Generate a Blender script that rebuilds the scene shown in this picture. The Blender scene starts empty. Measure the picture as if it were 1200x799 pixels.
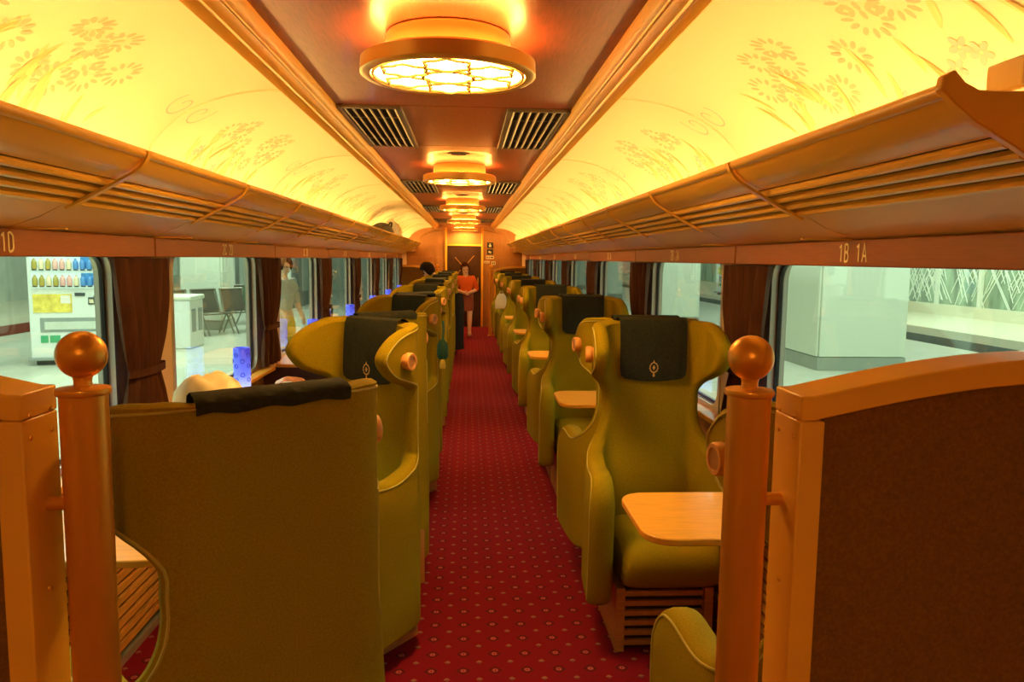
import bpy, bmesh, math, random
from mathutils import Vector, Matrix, noise
random.seed(7)
SC = bpy.context.scene
COL = SC.collection
PI = math.pi
R = math.radians

# ------------------------------------------------------------------ camera, world, lights, exposure
cam_d = bpy.data.cameras.new('camera'); cam = bpy.data.objects.new('camera', cam_d); COL.objects.link(cam)
cam_d.sensor_fit = 'HORIZONTAL'; cam_d.sensor_width = 36.0; cam_d.lens = 36.0 * 890 / 1200
cam_d.clip_start = 0.03; cam_d.clip_end = 200
def _cam(yaw, pitch, roll):
    y, p, r = R(yaw), R(pitch), R(roll)
    f = Vector((math.sin(y)*math.cos(p), math.cos(y)*math.cos(p), -math.sin(p)))
    rt = Vector((math.cos(y), -math.sin(y), 0)); up = rt.cross(f)
    rt2 = math.cos(r)*rt + math.sin(r)*up; up2 = -math.sin(r)*rt + math.cos(r)*up
    m = Matrix((rt2, up2, -f)).transposed().to_4x4(); m.translation = Vector((0.07, 0, 1.6)); return m
cam.matrix_world = _cam(3.40, 6.18, 0.7)
SC.camera = cam
SC.view_settings.view_transform = 'Standard'; SC.view_settings.look = 'None'
SC.view_settings.gamma = 1.0; SC.view_settings.use_curve_mapping = False
SC.view_settings.exposure = 0.0
W = bpy.data.worlds.new('world'); SC.world = W; W.use_nodes = True
W.node_tree.nodes['Background'].inputs[0].default_value = (0.62, 0.74, 0.62, 1)
W.node_tree.nodes['Background'].inputs[1].default_value = 0.9

def area(name, loc, sx, sy, power, col, rot=(0, 0, 0)):
    d = bpy.data.lights.new(name, 'AREA'); d.shape = 'RECTANGLE'; d.size = sx; d.size_y = sy; d.energy = power; d.color = col
    o = bpy.data.objects.new(name, d); COL.objects.link(o); o.location = loc; o.rotation_euler = rot
    return o
# station lighting rows over both platforms
for nm, x in (('platform_light_left', -5.0), ('platform_light_right', 5.2), ('platform_light_far', 14.0)):
    area(nm, (x, 12, 4.2), 1.6, 26, 1700 if x < 0 else 900, (0.88, 1.0, 0.86))
TUBE_E = 45.0      # cove tube emission
LAMP_E = 48.0      # ceiling lamp glass emission
HALO_E = 60.0     # lamp up-light slots

# ------------------------------------------------------------------ materials
MATS = {}
def mat(name, col, rough=0.5, metal=0.0, noise_amt=0.0, noise_scale=20.0, bump=0.0, bump_scale=200.0, emit=None, emit_s=0.0,
        coat=0.0, sheen=0.0, stretch=None, spec=0.5):
    m = bpy.data.materials.new(name); m.use_nodes = True; nt = m.node_tree
    b = nt.nodes['Principled BSDF']
    b.inputs['Base Color'].default_value = (*col, 1); b.inputs['Roughness'].default_value = rough
    b.inputs['Metallic'].default_value = metal; b.inputs['Coat Weight'].default_value = coat
    b.inputs['Sheen Weight'].default_value = sheen; b.inputs['Specular IOR Level'].default_value = spec
    tc = nt.nodes.new('ShaderNodeTexCoord'); mp = nt.nodes.new('ShaderNodeMapping')
    nt.links.new(tc.outputs['Object'], mp.inputs['Vector'])
    if stretch: mp.inputs['Scale'].default_value = stretch
    if noise_amt > 0:
        n = nt.nodes.new('ShaderNodeTexNoise'); n.inputs['Scale'].default_value = noise_scale; n.inputs['Detail'].default_value = 4
        nt.links.new(mp.outputs[0], n.inputs['Vector'])
        cr = nt.nodes.new('ShaderNodeValToRGB')
        a = [max(0, c*(1-noise_amt)) for c in col]; z = [min(1, c*(1+noise_amt)) for c in col]
        cr.color_ramp.elements[0].color = (*a, 1); cr.color_ramp.elements[1].color = (*z, 1)
        cr.color_ramp.elements[0].position = 0.3; cr.color_ramp.elements[1].position = 0.7
        nt.links.new(n.outputs['Fac'], cr.inputs['Fac']); nt.links.new(cr.outputs['Color'], b.inputs['Base Color'])
    if bump > 0:
        n2 = nt.nodes.new('ShaderNodeTexNoise'); n2.inputs['Scale'].default_value = bump_scale
        nt.links.new(mp.outputs[0], n2.inputs['Vector'])
        bp = nt.nodes.new('ShaderNodeBump'); bp.inputs['Strength'].default_value = bump; bp.inputs['Distance'].default_value = 0.002
        nt.links.new(n2.outputs['Fac'], bp.inputs['Height']); nt.links.new(bp.outputs['Normal'], b.inputs['Normal'])
    if emit:
        b.inputs['Emission Color'].default_value = (*emit, 1); b.inputs['Emission Strength'].default_value = emit_s
    MATS[name] = m
    return m
mat('seat_fabric', (0.285, 0.208, 0.002), 0.85, noise_amt=0.14, noise_scale=220, bump=0.35, bump_scale=420, spec=0.12)
mat('piping', (0.45, 0.38, 0.06), 0.7)
mat('cover_cloth', (0.018, 0.021, 0.010), 0.8, noise_amt=0.3, noise_scale=90, bump=0.3, spec=0.3)
mat('gold_print', (0.62, 0.40, 0.12), 0.5)
mat('gold_paint', (0.88, 0.47, 0.055), 0.38, metal=0.0, noise_amt=0.02, noise_scale=500, coat=0.15)
mat('gold_satin', (0.78, 0.38, 0.045), 0.36, metal=0.6)
mat('brass', (0.75, 0.45, 0.12), 0.3, metal=0.8)
mat('table_wood', (0.80, 0.37, 0.04), 0.38, noise_amt=0.1, noise_scale=6, stretch=(2, 14, 6), coat=0.1)
mat('knob_wood', (0.72, 0.34, 0.09), 0.4, noise_amt=0.12, noise_scale=30)
mat('knob_inset', (0.45, 0.22, 0.08), 0.5)
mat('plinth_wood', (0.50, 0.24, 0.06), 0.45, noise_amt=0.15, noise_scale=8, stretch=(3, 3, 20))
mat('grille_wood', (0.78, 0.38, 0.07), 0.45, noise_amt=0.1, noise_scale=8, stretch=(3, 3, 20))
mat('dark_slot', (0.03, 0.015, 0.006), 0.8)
mat('ceiling_wood', (0.21, 0.046, 0.018), 0.34, noise_amt=0.25, noise_scale=9, stretch=(14, 1.2, 3), coat=0.08)
mat('seam', (0.03, 0.012, 0.006), 0.7)
mat('cove_cream', (0.90, 0.80, 0.52), 0.6)
mat('flower_print', (0.72, 0.53, 0.30), 0.6)
mat('leaf_print', (0.86, 0.70, 0.30), 0.6)
mat('violet_print', (0.66, 0.53, 0.42), 0.6)
mat('valance_wood', (0.30, 0.075, 0.013), 0.42, noise_amt=0.1, noise_scale=10, stretch=(3, 1, 14))
mat('letter_cream', (0.95, 0.78, 0.42), 0.5)
mat('curtain_cloth', (0.075, 0.024, 0.009), 0.75, noise_amt=0.25, noise_scale=60, stretch=(1, 1, 0.05), spec=0.2)
mat('wall_cream', (0.72, 0.56, 0.34), 0.5)
mat('wall_wood', (0.46, 0.21, 0.07), 0.5, noise_amt=0.15, noise_scale=7, stretch=(8, 8, 1))
mat('frame_black', (0.012, 0.012, 0.012), 0.35)
mat('frame_alu', (0.62, 0.60, 0.52), 0.35, metal=0.6)
mat('panel_cloth', (0.20, 0.090, 0.012), 0.9, noise_amt=0.18, noise_scale=160, bump=0.3, bump_scale=300, spec=0.2)
mat('vent_metal', (0.20, 0.15, 0.10), 0.4, metal=0.6)
mat('end_wood', (0.42, 0.19, 0.055), 0.5, noise_amt=0.1, noise_scale=6, stretch=(8, 8, 1))
mat('door_dark', (0.045, 0.016, 0.007), 0.35, noise_amt=0.25, noise_scale=6, stretch=(8, 8, 1))
mat('sign_black', (0.015, 0.012, 0.01), 0.5)
mat('sign_white', (0.85, 0.75, 0.5), 0.5)
mat('lamp_glass', (1, 0.9, 0.7), 0.4, emit=(1.0, 0.58, 0.16), emit_s=LAMP_E)
mat('lamp_slot', (1, 0.8, 0.4), 0.4, emit=(1.0, 0.46, 0.09), emit_s=HALO_E)
mat('tube_light', (1, 0.9, 0.6), 0.4, emit=(1.0, 0.64, 0.19), emit_s=TUBE_E)
mat('lamp_blue_ring', (0.05, 0.08, 0.5), 0.3)
mat('lamp_base', (0.5, 0.4, 0.3), 0.4, metal=0.5)
mat('skin', (0.90, 0.58, 0.40), 0.5)
mat('hair', (0.018, 0.009, 0.007), 0.75, spec=0.2)
mat('hair_brown', (0.07, 0.02, 0.010), 0.75, spec=0.2)
mat('cloth_orange', (0.85, 0.14, 0.02), 0.8)
mat('cloth_maroon', (0.28, 0.06, 0.03), 0.8)
mat('cloth_black', (0.010, 0.010, 0.011), 0.85)
mat('cloth_grey', (0.55, 0.58, 0.55), 0.8)
mat('cloth_navy', (0.03, 0.04, 0.06), 0.8)
mat('cloth_green', (0.05, 0.11, 0.06), 0.8)
mat('cloth_yellow', (0.75, 0.55, 0.08), 0.8)
mat('shoe', (0.75, 0.55, 0.40), 0.6)
mat('plastic_bag', (0.85, 0.74, 0.45), 0.4, noise_amt=0.05)
mat('bag_white', (0.90, 0.88, 0.82), 0.4)
mat('bag_dark', (0.06, 0.05, 0.035), 0.6)
mat('snack_red', (0.62, 0.20, 0.07), 0.4, noise_amt=0.3, noise_scale=40)
mat('pouch_green', (0.01, 0.10, 0.06), 0.5)
# station
mat('platform_floor', (0.52, 0.56, 0.47), 0.28, noise_amt=0.12, noise_scale=1.5)
mat('platform_tile', (0.60, 0.63, 0.54), 0.3, noise_amt=0.1, noise_scale=3)
mat('tactile_yellow', (0.75, 0.58, 0.16), 0.6)
mat('platform_edge', (0.82, 0.80, 0.62), 0.5)
mat('pit_dark', (0.03, 0.035, 0.03), 0.8, noise_amt=0.4, noise_scale=2)
mat('pillar_white', (0.74, 0.82, 0.72), 0.25)
mat('pillar_base', (0.35, 0.40, 0.35), 0.4)
mat('station_wall', (0.66, 0.73, 0.66), 0.4, noise_amt=0.08, noise_scale=2)
mat('station_dark', (0.16, 0.19, 0.17), 0.5, noise_amt=0.3, noise_scale=1.5)
mat('machine_white', (0.80, 0.86, 0.84), 0.35)
mat('machine_display', (0.75, 0.9, 0.95), 0.4, emit=(0.75, 0.92, 1.0), emit_s=0.35)
mat('machine_blue', (0.08, 0.38, 0.85), 0.4)
mat('machine_grey', (0.30, 0.35, 0.34), 0.4)
mat('machine_dark', (0.06, 0.08, 0.08), 0.3)
mat('poster_yellow', (0.85, 0.66, 0.12), 0.5, noise_amt=0.25, noise_scale=14)
mat('label_green', (0.06, 0.42, 0.20), 0.5)
for nm, c in (('can_olive', (0.42, 0.36, 0.08)), ('can_cream', (0.8, 0.72, 0.5)), ('can_pink', (0.8, 0.45, 0.42)), ('can_blue', (0.1, 0.3, 0.7)), ('can_red', (0.6, 0.08, 0.05))):
    mat(nm, c, 0.3)
mat('chair_mesh', (0.09, 0.085, 0.06), 0.5)
mat('chair_metal', (0.35, 0.36, 0.30), 0.3, metal=0.8)
mat('art_line', (0.86, 0.92, 0.80), 0.4)
mat('art_green', (0.30, 0.40, 0.29), 0.5, noise_amt=0.55, noise_scale=1.6, stretch=(1, 1.4, 0.35))
mat('rail_steel', (0.45, 0.45, 0.42), 0.3, metal=0.8)

def make_glass():
    m = bpy.data.materials.new('window_glass'); m.use_nodes = True; nt = m.node_tree; nt.nodes.clear()
    o = nt.nodes.new('ShaderNodeOutputMaterial'); mx = nt.nodes.new('ShaderNodeMixShader')
    t = nt.nodes.new('ShaderNodeBsdfTransparent'); t.inputs[0].default_value = (0.86, 0.92, 0.84, 1)
    g = nt.nodes.new('ShaderNodeBsdfGlossy'); g.inputs['Roughness'].default_value = 0.0
    lw = nt.nodes.new('ShaderNodeLayerWeight'); lw.inputs['Blend'].default_value = 0.5
    pw = nt.nodes.new('ShaderNodeMath'); pw.operation = 'POWER'; pw.inputs[1].default_value = 4.0; nt.links.new(lw.outputs['Facing'], pw.inputs[0])
    fr = nt.nodes.new('ShaderNodeMath'); fr.operation = 'MULTIPLY_ADD'; fr.inputs[1].default_value = 0.75; fr.inputs[2].default_value = 0.05; nt.links.new(pw.outputs[0], fr.inputs[0])
    nt.links.new(fr.outputs[0], mx.inputs[0]); nt.links.new(t.outputs[0], mx.inputs[1]); nt.links.new(g.outputs[0], mx.inputs[2])
    nt.links.new(mx.outputs[0], o.inputs[0]); MATS['window_glass'] = m
make_glass()

def make_blue_lamp():
    # glass lit from a bulb in its foot: pale at the bottom, deep blue at the top
    m = mat('lamp_blue', (0.1, 0.15, 0.8), 0.3); nt = m.node_tree; b = nt.nodes['Principled BSDF']
    tc = nt.nodes.new('ShaderNodeTexCoord'); sp = nt.nodes.new('ShaderNodeSeparateXYZ'); nt.links.new(tc.outputs['Object'], sp.inputs[0])
    mr = nt.nodes.new('ShaderNodeMapRange'); mr.inputs[1].default_value = 0.0; mr.inputs[2].default_value = 0.27
    nt.links.new(sp.outputs['Z'], mr.inputs[0])
    cr = nt.nodes.new('ShaderNodeValToRGB'); e = cr.color_ramp.elements
    e[0].color = (0.62, 0.72, 1.0, 1); e[0].position = 0.05; e[1].color = (0.004, 0.006, 0.38, 1); e[1].position = 0.95
    x = e.new(0.45); x.color = (0.10, 0.15, 0.90, 1)
    nt.links.new(mr.outputs[0], cr.inputs[0]); nt.links.new(cr.outputs[0], b.inputs['Emission Color']); b.inputs['Emission Strength'].default_value = 1.3
make_blue_lamp()

def make_carpet():
    m = mat('carpet', (0.27, 0.012, 0.02), 0.95, spec=0.1); nt = m.node_tree; b = nt.nodes['Principled BSDF']
    N = nt.nodes.new; L = nt.links.new
    def math_(op, a, bb=None):
        n = N('ShaderNodeMath'); n.operation = op
        for i, v in enumerate((a, bb)):
            if v is None: continue
            if isinstance(v, (int, float)): n.inputs[i].default_value = v
            else: L(v, n.inputs[i])
        return n.outputs[0]
    tc = N('ShaderNodeTexCoord'); sp = N('ShaderNodeSeparateXYZ'); L(tc.outputs['Object'], sp.inputs[0])
    S = 0.125
    def cell(off):
        u = math_('SUBTRACT', math_('FRACT', math_('ADD', math_('DIVIDE', sp.outputs['X'], S), 50 + off)), 0.5)
        v = math_('SUBTRACT', math_('FRACT', math_('ADD', math_('DIVIDE', sp.outputs['Y'], S), 50 + off)), 0.5)
        au, av = math_('ABSOLUTE', u), math_('ABSOLUTE', v)
        r = math_('SQRT', math_('ADD', math_('MULTIPLY', u, u), math_('MULTIPLY', v, v)))
        d = math_('ADD', math_('MULTIPLY', math_('ADD', au, av), 0.6), math_('MULTIPLY', r, 0.4))
        return d, u, v
    d, u, v = cell(0.0); d2, u2, v2 = cell(0.5)
    ring = math_('MULTIPLY', math_('GREATER_THAN', d, 0.13), math_('LESS_THAN', d, 0.22))
    # centre: a four-petal motif (cross cut out of a small disc)
    petal = math_('MULTIPLY', math_('LESS_THAN', d, 0.105), math_('GREATER_THAN', math_('MINIMUM', math_('ABSOLUTE', u), math_('ABSOLUTE', v)), 0.014))
    dot = math_('MULTIPLY', math_('LESS_THAN', d2, 0.10), math_('GREATER_THAN', v2, -0.02))
    dotb = math_('MULTIPLY', math_('LESS_THAN', d2, 0.10), math_('LESS_THAN', v2, -0.035))
    n = N('ShaderNodeTexNoise'); n.inputs['Scale'].default_value = 400; n.inputs['Detail'].default_value = 2; L(tc.outputs['Object'], n.inputs['Vector'])
    base = N('ShaderNodeMix'); base.data_type = 'RGBA'; base.inputs['A'].default_value = (0.14, 0.004, 0.012, 1); base.inputs['B'].default_value = (0.26, 0.009, 0.022, 1)
    L(n.outputs['Fac'], base.inputs['Factor'])
    cur = base.outputs['Result']
    for fac, c in ((ring, (0.07, 0.012, 0.012, 1)), (petal, (0.50, 0.16, 0.12, 1)), (dot, (0.30, 0.17, 0.09, 1)), (dotb, (0.13, 0.09, 0.06, 1))):
        mx = N('ShaderNodeMix'); mx.data_type = 'RGBA'; mx.inputs['B'].default_value = c
        L(math_('MULTIPLY', fac, 0.85), mx.inputs['Factor']); L(cur, mx.inputs['A']); cur = mx.outputs['Result']
    L(cur, b.inputs['Base Color'])
    bp = N('ShaderNodeBump'); bp.inputs['Strength'].default_value = 0.4; bp.inputs['Distance'].default_value = 0.003
    L(n.outputs['Fac'], bp.inputs['Height']); L(bp.outputs[0], b.inputs['Normal'])
make_carpet()

# ------------------------------------------------------------------ mesh helpers
class MB:
    def __init__(s): s.v = []; s.f = []
    def box(s, a, b):
        x0, y0, z0 = a; x1, y1, z1 = b; i = len(s.v)
        s.v += [(x0,y0,z0),(x1,y0,z0),(x1,y1,z0),(x0,y1,z0),(x0,y0,z1),(x1,y0,z1),(x1,y1,z1),(x0,y1,z1)]
        s.f += [tuple(i+k for k in q) for q in ((0,3,2,1),(4,5,6,7),(0,1,5,4),(1,2,6,5),(2,3,7,6),(3,0,4,7))]
        return s
    def prism(s, poly, lo, hi, axis='y'):
        # poly: 2D points; axis y: (x,z); axis x: (y,z); axis z: (x,y)
        def P(p, t): return {'y': (p[0], t, p[1]), 'x': (t, p[0], p[1]), 'z': (p[0], p[1], t)}[axis]
        i = len(s.v); n = len(poly)
        s.v += [P(p, lo) for p in poly] + [P(p, hi) for p in poly]
        s.f.append(tuple(range(i, i+n))); s.f.append(tuple(range(i+2*n-1, i+n-1, -1)))
        for k in range(n): s.f.append((i+k, i+n+k, i+n+(k+1) % n, i+(k+1) % n))
        return s
    def sheet(s, poly, th, lo, hi):
        # open polyline (x,z) thickened by th along its 2D normal, extruded along y
        pts = [Vector(p) for p in poly]; out = []
        for k, p in enumerate(pts):
            a = pts[max(0, k-1)]; b = pts[min(len(pts)-1, k+1)]; t = (b-a).normalized(); out.append(p + Vector((-t.y, t.x))*th)
        i = len(s.v); n = len(pts)
        for y in (lo, hi):
            s.v += [(p.x, y, p.y) for p in pts] + [(p.x, y, p.y) for p in out]
        def q(y, o, k): return i + y*2*n + o*n + k
        for k in range(n-1):
            s.f += [(q(0,0,k),q(0,0,k+1),q(1,0,k+1),q(1,0,k)), (q(0,1,k),q(1,1,k),q(1,1,k+1),q(0,1,k+1)),
                    (q(0,0,k),q(0,1,k),q(0,1,k+1),q(0,0,k+1)), (q(1,0,k),q(1,0,k+1),q(1,1,k+1),q(1,1,k))]
        for k in (0, n-1): s.f.append((q(0,0,k),q(1,0,k),q(1,1,k),q(0,1,k)))
        return s
    def tube(s, path, r, n=8, closed=False, cap=True):
        P = [Vector(p) for p in path]; m = len(P); i = len(s.v)
        prev = None
        for k, p in enumerate(P):
            if closed: t = P[(k+1) % m] - P[k-1]
            else: t = P[min(k+1, m-1)] - P[max(k-1, 0)]
            t.normalize()
            if prev is None:
                a = t.cross(Vector((0,0,1)))
                if a.length < 1e-3: a = t.cross(Vector((1,0,0)))
            else: a = prev - t*prev.dot(t)
            a.normalize(); prev = a; b = t.cross(a)
            rr = r[k] if isinstance(r, (list, tuple)) else r
            for j in range(n):
                w = 2*PI*j/n; s.v.append(tuple(p + a*(rr*math.cos(w)) + b*(rr*math.sin(w))))
        for k in range(m if closed else m-1):
            k2 = (k+1) % m
            for j in range(n):
                j2 = (j+1) % n; s.f.append((i+k*n+j, i+k*n+j2, i+k2*n+j2, i+k2*n+j))
        if cap and not closed:
            s.f.append(tuple(i+j for j in range(n))[::-1]); s.f.append(tuple(i+(m-1)*n+j for j in range(n)))
        return s
    def lathe(s, prof, n=24, c=(0,0,0), axis='z'):
        i = len(s.v); m = len(prof)
        for r, h in prof:
            for j in range(n):
                w = 2*PI*j/n; a, b = r*math.cos(w), r*math.sin(w)
                p = (a, b, h) if axis == 'z' else (h, a, b) if axis == 'x' else (a, h, b)
                s.v.append((c[0]+p[0], c[1]+p[1], c[2]+p[2]))
        for k in range(m-1):
            for j in range(n):
                j2 = (j+1) % n; s.f.append((i+k*n+j, i+k*n+j2, i+(k+1)*n+j2, i+(k+1)*n+j))
        if prof[0][0] > 1e-5: s.f.append(tuple(i+j for j in range(n))[::-1])
        if prof[-1][0] > 1e-5: s.f.append(tuple(i+(m-1)*n+j for j in range(n)))
        return s
    def grid(s, rows, closed_u=False):
        i = len(s.v); n = len(rows[0])
        for r in rows: s.v += [tuple(p) for p in r]
        for k in range(len(rows)-1):
            for j in range(n if closed_u else n-1):
                j2 = (j+1) % n; s.f.append((i+k*n+j, i+k*n+j2, i+(k+1)*n+j2, i+(k+1)*n+j))
        return s
    def mesh(s, name, recalc=True, smooth=True, weld=False):
        me = bpy.data.meshes.new(name); me.from_pydata(s.v, [], s.f); me.update()
        bm = bmesh.new(); bm.from_mesh(me)
        if weld: bmesh.ops.remove_doubles(bm, verts=bm.verts, dist=1e-5)
        if recalc: bmesh.ops.recalc_face_normals(bm, faces=bm.faces)
        bm.to_mesh(me); bm.free()
        if smooth:
            me.polygons.foreach_set('use_smooth', [True]*len(me.polygons))
            try: me.set_sharp_from_angle(angle=R(40))
            except Exception: pass
        return me
    def build(s, name, m, parent=None, bevel=0, sub=0, smooth=True, recalc=True, weld=False, seg=2):
        me = s.mesh(name, recalc, smooth and True, weld); me.materials.append(MATS[m])
        o = bpy.data.objects.new(name, me); COL.objects.link(o); o.parent = parent
        if bevel:
            b = o.modifiers.new('bevel', 'BEVEL'); b.width = bevel; b.segments = seg; b.limit_method = 'ANGLE'; b.angle_limit = R(40)
        if sub:
            u = o.modifiers.new('subdiv', 'SUBSURF'); u.levels = sub; u.render_levels = sub
        return o
def link(name, me, parent=None, loc=(0,0,0)):
    o = bpy.data.objects.new(name, me); COL.objects.link(o); o.parent = parent; o.location = loc; return o
def tag(o, label, cat, group=None, kind=None):
    o['label'] = label; o['category'] = cat
    if group: o['group'] = group
    if kind: o['kind'] = kind
    return o
def struct(o, label=None):
    o['kind'] = 'structure'
    if label: o['label'] = label
    return o
def empty(name, loc=(0,0,0), rz=0):
    o = bpy.data.objects.new(name, None); COL.objects.link(o); o.location = loc; o.rotation_euler = (0,0,rz); o.empty_display_size = 0.1; return o
def dup(o, parent=None):
    c = o.copy(); COL.objects.link(c); c.parent = parent
    for ch in o.children: dup(ch, c)
    return c
def smooth(a, b, x):
    t = max(0, min(1, (x-a)/(b-a))); return t*t*(3-2*t)
def interp(tab, x):
    if x <= tab[0][0]: return tab[0][1]
    for (a, p), (b, q) in zip(tab, tab[1:]):
        if x <= b: return p + (q-p)*(x-a)/(b-a)
    return tab[-1][1]
def catmull(pts, n):
    out = []
    for k in range(len(pts)-1):
        p0 = pts[max(0,k-1)]; p1 = pts[k]; p2 = pts[k+1]; p3 = pts[min(len(pts)-1,k+2)]
        for j in range(n):
            t = j/n
            out.append(tuple(0.5*((2*b)+(-a+c)*t+(2*a-5*b+4*c-d)*t*t+(-a+3*b-3*c+d)*t**3) for a, b, c, d in zip(p0,p1,p2,p3)))
    out.append(tuple(pts[-1])); return out
def arc_rect(x0, z0, x1, z1, r, n=5):
    pts = []
    for cx, cz, a in ((x1-r, z1-r, 0), (x0+r, z1-r, 90), (x0+r, z0+r, 180), (x1-r, z0+r, 270)):
        for k in range(n+1):
            w = R(a + 90*k/n); pts.append((cx+r*math.cos(w), cz+r*math.sin(w)))
    return pts
ORD = ['first', 'second', 'third', 'fourth', 'fifth', 'sixth', 'seventh', 'eighth', 'ninth']

# ------------------------------------------------------------------ key dimensions (metres; x right, y along the coach, z up)
PITCH = 2.05; J0 = 3.37 - PITCH; NB = 7
J = [J0 + PITCH*k for k in range(NB+1)]          # 1.32 ... 15.67
CEN = [J0 + PITCH*(k+0.5) for k in range(NB)]
YN, YF = -2.6, 17.8
WX = 1.34
LAMP_Y = [2.72 + 3.68*k for k in range(-1, 5)]  # first lamp is unseen, behind the camera, added to light the partition fronts
VENT_Y = [4.63 + 3.68*k for k in range(-1, 4)]
CZ = 2.36

# ------------------------------------------------------------------ floor
struct(MB().box((-1.4, YN, -0.06), (1.4, YF, 0)).build('floor', 'carpet'), 'red patterned carpet along the coach floor')

# ------------------------------------------------------------------ walls with window openings
WZ0, WZ1 = 0.86, 1.608
def side_wall(sx):
    nm = 'wall_left' if sx < 0 else 'wall_right'
    xa, xb = sx*WX, sx*(WX+0.07)
    def bx(y0, y1, z0, z1): return MB().box((min(xa,xb), y0, z0), (max(xa,xb), y1, z1))
    w = struct(bx(YN, YF, 0, WZ0-0.03).build(nm, 'wall_wood'), 'wooden coach side wall below the windows')
    bx(YN, YF, WZ1+0.02, 2.4).build('upper_panel', 'wall_cream', w)
    bx(YN, J[0]+0.02, WZ0-0.03, WZ1+0.02).build('pilaster', 'wall_cream', w)
    bx(J[-1]-0.02, YF, WZ0-0.03, WZ1+0.02).build('pilaster', 'wall_cream', w)
    for k in range(1, NB):
        bx(J[k]-0.24, J[k]+0.33, WZ0-0.03, WZ1+0.02).build('pilaster', 'wall_cream', w)
    # window ledge
    MB().box((min(sx*1.25, sx*1.345), J[0], WZ0-0.045), (max(sx*1.25, sx*1.345), J[-1], WZ0-0.02)).build('window_ledge', 'table_wood', w, bevel=0.005)
    return w
wl = side_wall(-1); wr = side_wall(1)
wn = 0
for sx in (-1, 1):
    for k in range(NB):
        wn += 1
        y0 = (J[k]+0.33) if k > 0 else J[0]+0.02
        y1 = (J[k+1]-0.24) if k < NB-1 else J[-1]-0.02
        e = struct(empty('window_%d' % wn, (sx*(WX+0.03), (y0+y1)/2, WZ0)))
        hw = (y1-y0)/2; H_ = WZ1-WZ0
        def ring(inner, outer, xa, xb, name, m):
            mb = MB(); n = len(inner)
            rows = [[(xx, p[0], p[1]) for p in poly] for xx, poly in ((xa, outer), (xa, inner), (xb, inner), (xb, outer), (xa, outer))]
            mb.grid(rows, closed_u=True); return mb.build(name, m, e, weld=True)
        outer = [(max(-hw, min(hw, a*1.5)), max(-0.03, min(H_+0.03, (b-H_/2)*1.6+H_/2))) for a, b in arc_rect(-hw, -0.03, hw, H_+0.03, 0.11)]
        mid = arc_rect(-hw+0.03, 0.0, hw-0.03, H_, 0.09); inn = arc_rect(-hw+0.046, 0.016, hw-0.046, H_-0.016, 0.078)
        ring(mid, outer, -0.03*sx-0.005*sx, 0.035*sx, 'window_frame', 'frame_alu')
        ring(inn, mid, -0.008*sx, 0.008*sx, 'gasket', 'frame_black')
        g = MB(); g.box((-0.003, -hw+0.04, 0.01), (0.003, hw-0.04, H_-0.01)); g.build('pane', 'window_glass', e)

# ------------------------------------------------------------------ ceiling
ceil = struct(MB().box((-1.4, YN, 2.44), (1.4, YF, 2.5)).build('ceiling', 'seam'), 'dark red wooden centre ceiling of the coach')
edges = sorted([y for c in VENT_Y for y in (c-0.68, c+0.68)] + [YN, YF])
for a, b in zip(edges, edges[1:]):
    if b-a < 0.05: continue
    MB().box((-0.66, a+0.004, CZ), (0.66, b-0.004, CZ+0.05)).build('ceiling_panel', 'ceiling_wood', ceil, bevel=0.003)
# moulded gold rails
RAIL = [(0.595, 2.36), (0.60, 2.325), (0.615, 2.31), (0.632, 2.315), (0.640, 2.30), (0.655, 2.288), (0.672, 2.292), (0.682, 2.28), (0.70, 2.272), (0.715, 2.285), (0.715, 2.36)]
tn = 0
for sx in (-1, 1):
    tn += 1
    struct(MB().prism([(sx*x, z) for x, z in RAIL], YN, YF).build('trim_%d' % tn, 'gold_paint'), 'gold moulded rail edging the centre ceiling')
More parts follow.
